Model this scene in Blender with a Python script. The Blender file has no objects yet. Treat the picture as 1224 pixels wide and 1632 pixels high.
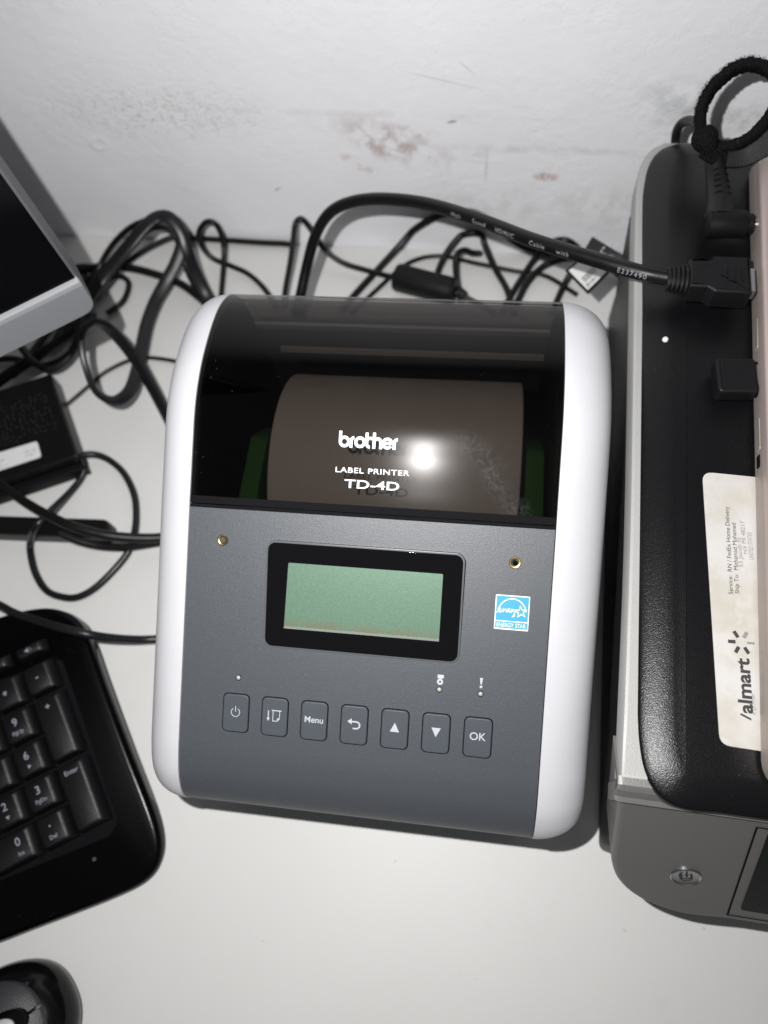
import bpy, bmesh, math, random
from mathutils import Vector, Matrix
random.seed(7)
sc = bpy.context.scene
col = sc.collection
# ------------------------------------------------------------------ camera, world, flash, exposure
H = 0.40                      # camera height above the desk (m)
FPX = 1131.0                  # focal length in photo pixels (photo 1224 x 1632)
R = Matrix(((0.9863, 0.0890, -0.1386), (0.1353, -0.9176, 0.3739), (-0.0939, -0.3875, -0.9171)))
C0 = Vector((0, 0, H))
cd = bpy.data.cameras.new('camera'); cam = bpy.data.objects.new('camera', cd); col.objects.link(cam)
rx, ry, rz = R.col[0].normalized(), (-R.col[1]), (-R.col[2])
rz.normalize(); ry = rz.cross(rx).normalized(); rx = ry.cross(rz)
M = Matrix((rx, ry, rz)).transposed().to_4x4(); M.translation = C0
cam.matrix_world = M
cd.sensor_fit = 'VERTICAL'; cd.sensor_height = 24.0; cd.lens = 24.0 * FPX / 1632.0
cd.clip_start = 0.01; cd.clip_end = 50
cd.dof.use_dof = True; cd.dof.focus_distance = 0.272; cd.dof.aperture_fstop = 5.0
sc.camera = cam
w = bpy.data.worlds.new('World'); sc.world = w; w.use_nodes = True
w.node_tree.nodes['Background'].inputs[0].default_value = (0.96, 0.97, 1.0, 1)
w.node_tree.nodes['Background'].inputs[1].default_value = 0.10
ld = bpy.data.lights.new('phone_flash', 'SPOT'); ld.energy = 8.15; ld.shadow_soft_size = 0.0021
ld.spot_size = math.radians(172); ld.spot_blend = 1.0
ld.color = (1.0, 0.99, 0.982)
lo = bpy.data.objects.new('phone_flash', ld); col.objects.link(lo)
lo.location = C0 + R @ Vector((-0.043, -0.031, 0.0))
lo.rotation_euler = (R @ Vector((0.0, -0.04, 1.0))).to_track_quat('-Z', 'Y').to_euler()
sc.view_settings.view_transform = 'Standard'; sc.view_settings.look = 'None'
sc.view_settings.exposure = 0.0; sc.view_settings.gamma = 1.0
sc.cycles.transparent_max_bounces = 24; sc.cycles.max_bounces = 10
sc.cycles.sample_clamp_indirect = 4.0


def ray(u, v):
    return R @ Vector(((u - 612) / FPX, (v - 816) / FPX, 1.0))


def U(u, v, z=0.0):                       # point of the photo on the level z
    r = ray(u, v); return C0 + r * ((z - H) / r.z)


def UW(u, v, y):                          # point of the photo on the plane y (wall)
    r = ray(u, v); return C0 + r * (y / r.y)


def UP(u, v, p, n):                       # point of the photo on any plane
    r = ray(u, v); return C0 + r * ((p - C0).dot(n) / r.dot(n))


def PJ(p):
    c = R.transposed() @ (Vector(p) - C0); return 612 + FPX * c.x / c.z, 816 + FPX * c.y / c.z


WALL = 0.3705
# ------------------------------------------------------------------ materials


class G:
    def __init__(s, name):
        s.m = bpy.data.materials.new(name); s.m.use_nodes = True
        s.t = s.m.node_tree; s.n = s.t.nodes; s.b = s.n['Principled BSDF']; s.out = s.n['Material Output']
        s._tc = None

    def new(s, typ, **kw):
        n = s.n.new('ShaderNode' + typ)
        for k, v in kw.items(): setattr(n, k, v)
        return n

    def link(s, a, b): s.t.links.new(a, b)

    def tc(s):
        if not s._tc: s._tc = s.new('TexCoord').outputs['Object']
        return s._tc

    def put(s, sock, v):
        if hasattr(v, 'is_output'): s.link(v, sock)
        else: sock.default_value = v

    def math(s, op, a, b=0.0, clamp=False):
        n = s.new('Math', operation=op, use_clamp=clamp); s.put(n.inputs[0], a); s.put(n.inputs[1], b); return n.outputs[0]

    def noise(s, scale, detail=3, rough=0.5, vec=None, dist=0.0):
        n = s.new('TexNoise'); s.link(vec or s.tc(), n.inputs['Vector'])
        n.inputs['Scale'].default_value = scale; n.inputs['Detail'].default_value = detail
        n.inputs['Roughness'].default_value = rough; n.inputs['Distortion'].default_value = dist
        return n.outputs['Fac']

    def rng(s, v, a, b, c=0.0, d=1.0):
        n = s.new('MapRange'); s.put(n.inputs[0], v)
        for i, x in enumerate((a, b, c, d)): s.put(n.inputs[i + 1], x)
        return n.outputs[0]

    def mix(s, f, a, b):
        n = s.new('Mix', data_type='RGBA'); s.put(n.inputs[0], f)
        for i, x in ((6, a), (7, b)):
            s.put(n.inputs[i], x if hasattr(x, 'is_output') else (*x[:3], 1))
        return n.outputs[2]

    def bump(s, h, strength, dist, prev=None):
        n = s.new('Bump'); s.put(n.inputs['Height'], h)
        n.inputs['Strength'].default_value = strength; n.inputs['Distance'].default_value = dist
        if prev: s.link(prev, n.inputs['Normal'])
        return n.outputs[0]

    def blob(s, c, r, ang=0.0, axes='XZ'):     # soft ellipse mask around a point of the object
        sub = s.new('VectorMath', operation='SUBTRACT'); s.link(s.tc(), sub.inputs[0]); sub.inputs[1].default_value = c
        v = sub.outputs[0]
        if ang:
            ro = s.new('VectorRotate', rotation_type='Y_AXIS' if axes == 'XZ' else 'Z_AXIS'); s.link(v, ro.inputs['Vector'])
            ro.inputs['Angle'].default_value = ang; v = ro.outputs[0]
        mu = s.new('VectorMath', operation='MULTIPLY'); s.link(v, mu.inputs[0])
        mu.inputs[1].default_value = (1 / r[0], 0, 1 / r[1]) if axes == 'XZ' else (1 / r[0], 1 / r[1], 0)
        le = s.new('VectorMath', operation='LENGTH'); s.link(mu.outputs[0], le.inputs[0])
        return s.rng(le.outputs['Value'], 1.0, 0.25)


def mat(name, c, rough=0.5, spec=0.5, metal=0.0, grain=0.0, gscale=900, gdist=0.0004, speck=0.0, sscale=1500, scol=(0.4, 0.4, 0.4),
        coat=0.0, vary=0.0, rvary=0.0, dust=0.0):
    g = G(name); b = g.b
    b.inputs['Roughness'].default_value = rough; b.inputs['Specular IOR Level'].default_value = spec
    b.inputs['Metallic'].default_value = metal; b.inputs['Coat Weight'].default_value = coat
    b.inputs['Coat Roughness'].default_value = 0.05
    cc = (*c, 1)
    b.inputs['Base Color'].default_value = cc
    v = None
    if vary:
        v = g.mix(g.rng(g.noise(60, 4), 0.35, 0.7), [x * (1 - vary) for x in c], [x * (1 + vary) for x in c])
    if speck:
        v = g.mix(g.rng(g.noise(sscale, 1), 0.66, 0.74, 0, speck), v or c, scol)
    if dust:                                       # lint and dust specks
        vo = g.new('TexVoronoi'); g.link(g.tc(), vo.inputs['Vector']); vo.inputs['Scale'].default_value = 520
        d = g.math('MULTIPLY', g.rng(vo.outputs['Distance'], 0.13, 0.05), g.rng(g.noise(75, 3), 0.60, 0.72))
        v = g.mix(g.math('MULTIPLY', d, dust), v or c, (0.16, 0.16, 0.16))
    if v: g.link(v, b.inputs['Base Color'])
    if rvary:
        g.link(g.rng(g.noise(25, 5), 0.3, 0.7, rough - rvary, rough + rvary), b.inputs['Roughness'])
    if grain:
        g.link(g.bump(g.noise(gscale, 2), grain, gdist), b.inputs['Normal'])
    return g.m


WHITE = mat('white_plastic', (0.50, 0.50, 0.522), 0.40, 0.35, grain=0.05, gscale=2500, vary=0.012)
GREY = mat('grey_plastic', (0.053, 0.0585, 0.067), 0.44, 0.5, grain=0.45, gscale=3200, gdist=0.0002, speck=0.55, sscale=2600, scol=(0.13, 0.14, 0.15))
BTN = mat('button_plastic', (0.050, 0.057, 0.068), 0.48, 0.45, grain=0.4, gscale=3200, gdist=0.0002, speck=0.5, sscale=2600, scol=(0.12, 0.13, 0.14))
PRINTW = mat('white_print', (0.72, 0.73, 0.76), 0.5)
PRINTG = mat('light_grey_print', (0.42, 0.43, 0.46), 0.5)
INK = mat('black_ink', (0.03, 0.03, 0.03), 0.7)
INKF = mat('faded_ink', (0.22, 0.21, 0.20), 0.7)
BLACK = mat('black_plastic', (0.004, 0.004, 0.0045), 0.35, 0.35)
BLACKM = mat('matt_black_plastic', (0.0045, 0.0045, 0.0054), 0.5, 0.26, grain=0.3, gscale=1500)
GAP = mat('dark_gap', (0.004, 0.004, 0.005), 0.8, 0.1)
CAVITY = mat('cavity_black', (0.009, 0.009, 0.010), 0.5, 0.3)
GLASSB = mat('black_glass', (0.003, 0.003, 0.0035), 0.015, 0.5)
BRASS = mat('brass', (0.42, 0.31, 0.14), 0.3, metal=1.0)
STEEL = mat('brushed_steel', (0.45, 0.45, 0.46), 0.28, metal=1.0)
LEDM = mat('led_lens', (0.36, 0.35, 0.33), 0.35)
RUBBER = mat('cable_black', (0.0042, 0.0042, 0.0046), 0.38, 0.34, grain=0.12, gscale=700, rvary=0.08)
RUBBERG = mat('cable_grey_black', (0.0075, 0.008, 0.0092), 0.35, 0.36, grain=0.12, gscale=700, rvary=0.08)
RUBBERF = mat('matt_flex_rubber', (0.006, 0.006, 0.0065), 0.5, 0.35, grain=0.25, gscale=900)
KEYM = mat('key_plastic', (0.0028, 0.0028, 0.0035), 0.40, 0.42, grain=0.5, gscale=1800, gdist=0.0003)
KBODY = mat('keyboard_plastic', (0.0012, 0.0012, 0.0015), 0.22, 0.16, grain=0.06, gscale=1500, dust=0.5)
SILVER = mat('silver_paint', (0.34, 0.34, 0.332), 0.5, 0.3, metal=0.1, speck=0.5, sscale=1500, scol=(0.43, 0.43, 0.42), grain=0.25, gscale=1500)
SILVERD = mat('grey_metal_paint', (0.155, 0.151, 0.145), 0.45, 0.5, metal=0.35, grain=0.2, gscale=1800, rvary=0.06)
LIDM = mat('pebbled_black_lid', (0.0035, 0.0035, 0.0042), 0.30, 0.34, grain=0.38, gscale=2300, gdist=0.0003, dust=0.9)
HPSIDE = mat('printer_side_black', (0.016, 0.016, 0.0165), 0.5, 0.35)
ROSE = mat('rose_gold_metal', (0.46, 0.385, 0.36), 0.45, metal=0.45, grain=0.1, gscale=2500)
ROSED = mat('rose_gold_edge', (0.36, 0.31, 0.28), 0.42, metal=0.5)
MONS = mat('monitor_silver', (0.205, 0.21, 0.222), 0.5, 0.4, metal=0.2, grain=0.1, gscale=2500)
MOND = mat('monitor_side_grey', (0.085, 0.085, 0.09), 0.5, 0.4)
LABELW = mat('white_label', (0.72, 0.72, 0.72), 0.6)
ENERGY = mat('blue_label', (0.035, 0.28, 0.58), 0.4)
PAPER = mat('paper', (0.80, 0.76, 0.72), 0.7, vary=0.03)
GREEN = mat('green_guide', (0.06, 0.20, 0.045), 0.4)
VELC = mat('hook_and_loop', (0.009, 0.009, 0.010), 0.95, 0.05, grain=1.0, gscale=900, gdist=0.002, speck=0.5, sscale=1300, scol=(0.05, 0.05, 0.052))
MOUSET = mat('mouse_matt_top', (0.030, 0.031, 0.034), 0.45, 0.5, grain=0.5, gscale=1700, speck=0.4, sscale=1800, scol=(0.07, 0.07, 0.075))
MOUSEG = mat('mouse_gloss', (0.003, 0.003, 0.0035), 0.16, 0.28)
WHEEL = mat('wheel_silver', (0.42, 0.44, 0.44), 0.45)


def smoked():
    g = G('smoked_cover'); n = g.n
    n.remove(g.b)
    tr = g.new('BsdfTransparent'); tr.inputs[0].default_value = (0.45, 0.432, 0.418, 1)
    gl = g.new('BsdfGlossy'); gl.inputs['Roughness'].default_value = 0.018
    gr = g.new('BsdfGlossy'); gr.inputs['Roughness'].default_value = 0.17
    lw = g.new('Fresnel'); lw.inputs[0].default_value = 1.38
    geo = g.new('NewGeometry'); fz_ = g.math('MULTIPLY', lw.outputs[0], g.math('SUBTRACT', 1.0, geo.outputs['Backfacing']))
    m1 = g.new('MixShader'); g.link(fz_, m1.inputs[0]); g.link(tr.outputs[0], m1.inputs[1]); g.link(gl.outputs[0], m1.inputs[2])
    m2 = g.new('MixShader'); m2.inputs[0].default_value = 0.0022
    g.link(m1.outputs[0], m2.inputs[1]); g.link(gr.outputs[0], m2.inputs[2])
    # greasy fingerprints right of the lettering
    di = g.new('BsdfDiffuse'); di.inputs[0].default_value = (0.75, 0.8, 0.85, 1)
    sm = None
    for c, r, a, k in (((0.043, 0.1315, 0), (0.017, 0.006), 0.55, 0.032), ((0.050, 0.122, 0), (0.016, 0.006), 0.9, 0.034), ((0.059, 0.112, 0), (0.010, 0.006), 0.6, 0.028)):
        b = g.math('MULTIPLY', g.blob(c, r, a, 'XY'), k); sm = b if sm is None else g.math('MAXIMUM', sm, b)
    st = g.rng(g.noise(300, 3, 0.6, dist=1.8), 0.42, 0.75)
    sm = g.math('MULTIPLY', sm, st)
    vo = g.new('TexVoronoi'); g.link(g.tc(), vo.inputs['Vector']); vo.inputs['Scale'].default_value = 330
    du = g.math('MULTIPLY', g.rng(vo.outputs['Distance'], 0.10, 0.03), g.rng(g.noise(61, 2), 0.56, 0.66, 0, 0.05))
    sm = g.math('ADD', sm, du)
    m3 = g.new('MixShader'); g.link(sm, m3.inputs[0]); g.link(m2.outputs[0], m3.inputs[1]); g.link(di.outputs[0], m3.inputs[2])
    g.link(m3.outputs[0], g.out.inputs[0])
    return g.m


SMOKE = smoked()


def lcdm():
    g = G('reflective_lcd'); b = g.b
    v = g.mix(g.rng(g.noise(1500, 2), 0.35, 0.7), (0.094, 0.166, 0.116), (0.122, 0.200, 0.144))
    sp = g.new('SeparateXYZ'); g.link(g.tc(), sp.inputs[0])
    low = g.rng(sp.outputs[1], 0.0665, 0.0632)          # amber tint at the bottom edge of the glass
    v = g.mix(g.math('MULTIPLY', g.math('MULTIPLY', low, g.rng(g.noise(90, 3), 0.3, 0.6)), 0.7), v, (0.15, 0.13, 0.075))
    g.link(v, b.inputs['Base Color']); b.inputs['Roughness'].default_value = 0.38
    b.inputs['Metallic'].default_value = 0.25
    g.link(g.bump(g.noise(3000, 1), 0.10, 0.0002), b.inputs['Normal'])
    return g.m


LCD = lcdm()
# ------------------------------------------------------------------ mesh helpers


class MB:
    def __init__(s): s.bm = bmesh.new()

    def face(s, pts):
        vs = [s.bm.verts.new(p) for p in pts]; return s.bm.faces.new(vs)

    def grid(s, rows, cu=False, cv=False, cap0=False, cap1=False):
        V = [[s.bm.verts.new(p) for p in r] for r in rows]
        n = len(V); m = len(V[0])
        for i in range(n if cv else n - 1):
            for j in range(m if cu else m - 1):
                a, b, c, d = V[i][j], V[i][(j + 1) % m], V[(i + 1) % n][(j + 1) % m], V[(i + 1) % n][j]
                try: s.bm.faces.new((a, b, c, d))
                except ValueError: pass
        if cap0: s.bm.faces.new(list(reversed(V[0])))
        if cap1: s.bm.faces.new(V[-1])
        return s

    def flat(s, verts2, faces, f):
        V = [s.bm.verts.new(f(*p)) for p in verts2]
        for fc in faces:
            try: s.bm.faces.new([V[i] for i in fc])
            except ValueError: pass
        return s

    def prism(s, rings):            # rings: closed outlines bottom -> top
        return s.grid(rings, cu=True, cap0=True, cap1=True)

    def tube(s, path, rad, n=12, frames=None, flat=None):
        T = tangents(path); fr = frames or framesof(path)
        rows = []
        for i, p in enumerate(path):
            r = rad(i / (len(path) - 1)) if callable(rad) else rad
            u, v = fr[i]; row = []
            for k in range(n):
                a = 2 * math.pi * k / n; ca, sa = math.cos(a), math.sin(a)
                if flat:
                    e = 0.55; x = flat[0] * math.copysign(abs(ca) ** e, ca); y = flat[1] * math.copysign(abs(sa) ** e, sa)
                    row.append(p + u * x + v * y)
                else: row.append(p + u * (r * ca) + v * (r * sa))
            rows.append(row)
        return s.grid(rows, cu=True, cap0=True, cap1=True)

    def build(s, name, m, parent=None, ang=38, xf=None):
        bm = s.bm
        bmesh.ops.recalc_face_normals(bm, faces=bm.faces)
        me = bpy.data.meshes.new(name)
        if xf is not None: bm.transform(xf)
        bm.to_mesh(me); bm.free()
        for p in me.polygons: p.use_smooth = True
        me.set_sharp_from_angle(angle=math.radians(ang))
        me.materials.append(m)
        o = bpy.data.objects.new(name, me); col.objects.link(o)
        if parent:
            o.parent = parent
        return o


def tangents(P):
    n = len(P); return [(P[min(i + 1, n - 1)] - P[max(i - 1, 0)]).normalized() for i in range(n)]


def framesof(P, ref=None):
    """u = across (horizontal as far as possible), v = towards the viewer's side; twist-free"""
    T = tangents(P); out = []
    v = ref or Vector((0.1, -0.35, 1)).normalized()
    for t in T:
        v = v - t * v.dot(t)
        if v.length < 1e-6: v = t.orthogonal()
        v.normalize(); out.append((t.cross(v).normalized(), v.copy()))
    return out


def spline(P, n=10):
    P = [Vector(p) for p in P]
    Q = [P[0] * 2 - P[1]] + P + [P[-1] * 2 - P[-2]]; out = []
    for i in range(1, len(Q) - 2):
        a, b, c, d = Q[i - 1:i + 3]
        # centripetal-ish Catmull-Rom
        for k in range(n):
            t = k / n
            out.append(0.5 * ((2 * b) + (c - a) * t + (2 * a - 5 * b + 4 * c - d) * t * t + (3 * b - a - 3 * c + d) * t ** 3))
    out.append(P[-1]); return out


def rrect(w, h, r, n=5, cx=0, cy=0):
    o = []
    for sx, sy, a0 in ((1, 1, 0), (-1, 1, 90), (-1, -1, 180), (1, -1, 270)):
        for k in range(n + 1):
            a = math.radians(a0 + 90 * k / n)
            o.append((cx + sx * (w / 2 - r) + r * math.cos(a), cy + sy * (h / 2 - r) + r * math.sin(a)))
    return o


def inset(P, d):
    n = len(P); o = []
    for i in range(n):
        a, b, c = Vector(P[i - 1]), Vector(P[i]), Vector(P[(i + 1) % n])
        e = (c - a); e.normalize(); o.append((b.x - e.y * d, b.y + e.x * d))
    return o


def rounded_poly(P, radii, n=6):
    o = []
    N = len(P)
    for i in range(N):
        p, q, s = Vector(P[i - 1]), Vector(P[i]), Vector(P[(i + 1) % N]); r = radii[i] if hasattr(radii, '__len__') else radii
        if r <= 0: o.append(tuple(q)); continue
        d1 = (p - q).normalized(); d2 = (s - q).normalized()
        half = math.acos(max(-1, min(1, d1.dot(d2)))) / 2
        t = min(r / math.tan(half), (p - q).length * 0.49, (s - q).length * 0.49)
        A, B = q + d1 * t, q + d2 * t
        for k in range(n + 1):
            f = k / n; o.append(tuple(A * (1 - f) ** 2 + q * 2 * f * (1 - f) + B * f * f))
    return o


def slab(mb, P, z0, z1, bev, f=None, seg=3, botbev=0.0):
    """outline P (counter-clockwise) raised from z0 to z1 with a rounded upper edge; f maps (x,y,z)"""
    f = f or (lambda x, y, z: Vector((x, y, z)))
    rings = []
    if botbev: rings.append([f(x, y, z0) for x, y in inset(P, botbev)]); rings.append([f(x, y, z0 + botbev) for x, y in P])
    else: rings.append([f(x, y, z0) for x, y in P])
    for k in range(seg + 1):
        a = math.pi / 2 * k / seg
        rings.append([f(x, y, z1 - bev + bev * math.sin(a)) for x, y in inset(P, bev * (1 - math.cos(a)))])
    if bev >= 0.0003: rings.append([f(x, y, z1) for x, y in inset(P, bev * 1.12)])      # flat rim keeps the cap's shading flat
    return mb.prism(rings)


def lathe(mb, prof, f, n=28):
    rows = [[f(r * math.cos(2 * math.pi * k / n), r * math.sin(2 * math.pi * k / n), z) for k in range(n)] for r, z in prof]
    return mb.grid(rows, cu=True, cap0=True, cap1=True)


_tc = {}


def text2(s, size, bold=0.0, sx=1.0, align='LEFT', space=1.0):
    k = (s, size, bold, sx, align, space)
    if k not in _tc:
        cu = bpy.data.curves.new('t', 'FONT'); cu.body = s; cu.size = size; cu.offset = bold * size
        cu.align_x = align; cu.resolution_u = 4; cu.space_character = space
        ob = bpy.data.objects.new('t', cu); col.objects.link(ob)
        dg = bpy.context.evaluated_depsgraph_get(); me = bpy.data.meshes.new_from_object(ob.evaluated_get(dg))
        _tc[k] = ([(v.co.x * sx, v.co.y) for v in me.vertices], [tuple(p.vertices) for p in me.polygons])
        bpy.data.objects.remove(ob); bpy.data.curves.remove(cu); bpy.data.meshes.remove(me)
    return _tc[k]


def stroke(P, w, closed=False):
    P = [Vector(p) for p in P]; n = len(P); V = []; F = []
    for i in range(n):
        a = P[i - 1] if (closed or i) else P[i]; c = P[(i + 1) % n] if (closed or i < n - 1) else P[i]
        b = P[i]; d1 = (b - a).normalized() if a != b else None; d2 = (c - b).normalized() if c != b else None
        d1 = d1 or d2; d2 = d2 or d1
        nn = Vector((-(d1 + d2).y, (d1 + d2).x)).normalized(); k = max(0.4, nn.dot(Vector((-d1.y, d1.x))))
        V += [tuple(b + nn * (w / 2 / k)), tuple(b - nn * (w / 2 / k))]
    for i in range(n if closed else n - 1):
        j = (i + 1) % n; F.append((2 * i, 2 * i + 1, 2 * j + 1, 2 * j))
    return V, F


def arc(cx, cy, r, a0, a1, n=16, ry=None):
    return [(cx + r * math.cos(math.radians(a0 + (a1 - a0) * k / n)), cy + (ry or r) * math.sin(math.radians(a0 + (a1 - a0) * k / n))) for k in range(n + 1)]


def tag(o, label=None, cat=None, group=None, kind=None):
    for k, v in (('label', label), ('category', cat), ('group', group), ('kind', kind)):
        if v: o[k] = v
    return o


def thing(name, label, cat, loc, rot=0.0, group=None):
    o = bpy.data.objects.new(name, None); col.objects.link(o); o.location = loc; o.rotation_euler = (0, 0, rot)
    o.empty_display_size = 0.02
    return tag(o, label, cat, group)


def inv(loc, rot=0.0):                       # world -> local of a thing
    return (Matrix.Translation(loc) @ Matrix.Rotation(rot, 4, 'Z')).inverted()


# ------------------------------------------------------------------ setting: desk and wall
def deskm():
    g = G('white_laminate'); b = g.b
    v = g.mix(g.rng(g.noise(9, 4), 0.3, 0.7), (0.63, 0.628, 0.615), (0.655, 0.653, 0.64))
    sp = g.math('MULTIPLY', g.rng(g.noise(210, 2), 0.755, 0.79), g.rng(g.noise(23, 2), 0.5, 0.6))
    v = g.mix(g.math('MULTIPLY', sp, 0.4), v, (0.40, 0.39, 0.37))
    hair = g.math('MULTIPLY', g.rng(g.noise(55, 6, 0.72), 0.60, 0.66), g.rng(g.noise(13, 2), 0.52, 0.62))
    v = g.mix(g.math('MULTIPLY', hair, 0.10), v, (0.45, 0.44, 0.41))
    for u_, v_, r_ in ((630, 1373, .0011), (995, 1483, .0013), (1122, 1480, .0012), (210, 702, .0012), (420, 1500, .0007), (760, 1560, .0006), (170, 700, .0006)):
        p_ = U(u_, v_, 0)
        v = g.mix(g.math('MULTIPLY', g.math('MULTIPLY', g.blob((p_.x, p_.y, 0), (r_, r_ * .8), .5, 'XY'), g.rng(g.noise(1500, 2), 0.35, 0.55)), 0.6), v, (0.36, 0.35, 0.33))
    g.link(v, b.inputs['Base Color']); b.inputs['Roughness'].default_value = 0.45; b.inputs['Specular IOR Level'].default_value = 0.25
    g.link(g.bump(g.noise(1400, 2), 0.08, 0.0004), b.inputs['Normal'])
    return g.m


def wallm():
    g = G('painted_wall'); b = g.b
    W = lambda u, v: tuple(UW(u, v, WALL))
    v = g.mix(g.rng(g.noise(14, 5), 0.3, 0.7), (0.80, 0.797, 0.822), (0.85, 0.847, 0.872))

    def mark(v, u, y, r, ang, colr, k, nsc=160, lo=0.45, hi=0.6):
        m = g.math('MULTIPLY', g.blob(W(u, y), r, ang), g.rng(g.noise(nsc, 5, 0.65), lo, hi))
        return g.mix(g.math('MULTIPLY', m, k), v, colr)
    A = math.radians
    v = mark(v, 250, 185, (0.085, 0.022), 0, (0.50, 0.51, 0.50), 0.5, 330, 0.52, 0.62)
    v = mark(v, 630, 232, (0.046, 0.016), A(-24), (0.44, 0.365, 0.345), 0.85, 95, 0.44, 0.60)
    v = mark(v, 570, 262, (0.014, 0.005), A(-30), (0.52, 0.38, 0.33), 0.8, 150, 0.47, 0.58)
    v = mark(v, 600, 240, (0.020, 0.005), A(-25), (0.52, 0.44, 0.42), 0.75, 110, 0.46, 0.58)
    v = mark(v, 650, 212, (0.022, 0.006), A(-6), (0.52, 0.44, 0.42), 0.75, 110, 0.46, 0.58)
    v = mark(v, 870, 283, (0.0105, 0.0042), A(-4), (0.44, 0.29, 0.25), 0.9, 240, 0.40, 0.52)
    v = mark(v, 860, 240, (0.075, 0.004), A(-1), (0.55, 0.54, 0.54), 0.5, 90, 0.42, 0.6)
    v = mark(v, 775, 268, (0.0012, 0.016), 0, (0.42, 0.41, 0.41), 0.5, 120, 0.35, 0.5)
    v = mark(v, 760, 250, (0.010, 0.006), A(-10), (0.42, 0.41, 0.40), 0.5, 200, 0.4, 0.6)
    v = mark(v, 1090, 165, (0.030, 0.018), A(-4), (0.42, 0.47, 0.46), 0.55, 90, 0.42, 0.6)
    v = mark(v, 1185, 190, (0.020, 0.010), A(14), (0.40, 0.43, 0.42), 0.5, 110, 0.42, 0.6)
    v = mark(v, 700, 128, (0.026, 0.0005), A(-14), (0.55, 0.55, 0.57), 0.8, 60, 0.2, 0.4)
    v = mark(v, 745, 110, (0.008, 0.0005), A(-40), (0.55, 0.55, 0.57), 0.8, 60, 0.2, 0.4)
    v = mark(v, 720, 195, (0.004, 0.0012), A(10), (0.25, 0.24, 0.24), 0.9, 60, 0.1, 0.3)
    v = mark(v, 560, 182, (0.16, 0.003), A(-1), (0.66, 0.67, 0.67), 0.5, 60, 0.4, 0.6)
    v = mark(v, 850, 330, (0.12, 0.02), 0, (0.60, 0.59, 0.58), 0.45, 70, 0.45, 0.65)
    v = mark(v, 1010, 330, (0.05, 0.03), 0, (0.60, 0.59, 0.58), 0.4, 70, 0.45, 0.65)
    v = mark(v, 442, 302, (0.004, 0.0012), A(30), (0.45, 0.45, 0.46), 0.9, 60, 0.1, 0.3)
    g.link(v, b.inputs['Base Color']); b.inputs['Roughness'].default_value = 0.5; b.inputs['Specular IOR Level'].default_value = 0.35
    st = g.rng(g.noise(24, 3), 0.4, 0.65, 0.35, 1.0)
    hgt = g.math('ADD', g.math('MULTIPLY', g.noise(190, 4, 0.55), 1.0), g.math('MULTIPLY', g.noise(640, 2), 0.25))
    n1 = g.bump(g.math('MULTIPLY', hgt, st), 0.42, 0.0016)
    ring = g.blob(W(158, 230), (0.0085, 0.0062), A(20)); n2 = g.bump(g.math('MULTIPLY', g.math('SINE', g.math('MULTIPLY', ring, 3.1)), 1.0), 0.35, 0.0010, n1)
    pits = g.math('MULTIPLY', g.blob(W(250, 180), (0.10, 0.026), 0), g.rng(g.noise(420, 3), 0.55, 0.68)); n3 = g.bump(pits, 0.6, -0.0007, n2)
    chip = g.math('MULTIPLY', g.blob(W(1110, 180), (0.03, 0.016), 0), g.noise(75, 3, dist=1.0)); n4 = g.bump(chip, 0.6, 0.002, n3)
    g.link(n4, b.inputs['Normal'])
    return g.m


mb = MB(); slab(mb, [(-1.0, -0.42), (0.9, -0.42), (0.9, WALL), (-1.0, WALL)], -0.03, 0.0, 0.001)
tag(mb.build('desk', deskm()), 'white laminate desk top', None, None, 'structure')
mb = MB(); slab(mb, [(-1.0, WALL + 0.0005), (0.9, WALL + 0.0005), (0.9, WALL + 0.1), (-1.0, WALL + 0.1)], -0.03, 1.1, 0.001)
tag(mb.build('wall', wallm()), 'white painted wall with scuffs', None, None, 'structure')

# ------------------------------------------------------------------ label printer
PX0, PTH = -0.0435, math.radians(1.648)
proot = thing('label_printer', 'grey and white desktop label printer with smoked lid and green display', 'label printer',
              Vector((PX0 * math.cos(PTH), PX0 * math.sin(PTH), 0)), PTH)
PP = [(-.0010, .003), (-.0040, .010), (-.0050, .03), (-.0058, .05), (-.0066, .065), (-.0057, .0760), (.0005, .0849), (.0095, .0912), (.0205, .09662),
      (.0355, .10358), (.05, .1103), (.08, .12423), (.1064, .1365), (.118, .14169), (.13, .14706), (.142, .1522), (.153, .1552), (.167, .1566), (.185, .1552),
      (.198, .1515), (.2095, .1437), (.2165, .132), (.2203, .117), (.2213, .095), (.2213, .06), (.2208, .02), (.2185, .006), (.2130, .003)]
PROF = [Vector((p.x, p.y)) for p in spline([Vector((a, b, 0)) for a, b in PP], 8)]
IC = 12 * 8                                          # profile index of the seam between panel and cover
ICR = 22 * 8                                         # cover ends here at the rear
ARC = [0.0]
for a, b in zip(PROF, PROF[1:]): ARC.append(ARC[-1] + (b - a).length)
S0 = ARC[IC]
NRM = []
for i in range(len(PROF)):
    t = (PROF[min(i + 1, len(PROF) - 1)] - PROF[max(i - 1, 0)]).normalized(); NRM.append(Vector((-t.y, t.x)))


def pt(x, s, off=0.0):                              # point on the printer's skin: x across, s along the profile from the seam
    a = s + S0; i = 0
    lo_, hi_ = 0, len(ARC) - 1
    while hi_ - lo_ > 1:
        m_ = (lo_ + hi_) // 2
        if ARC[m_] <= a: lo_ = m_
        else: hi_ = m_
    f = (a - ARC[lo_]) / (ARC[hi_] - ARC[lo_])
    q = PROF[lo_].lerp(PROF[hi_], f) + NRM[lo_].lerp(NRM[hi_], f) * off
    return Vector((x, q.x, q.y))


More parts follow.
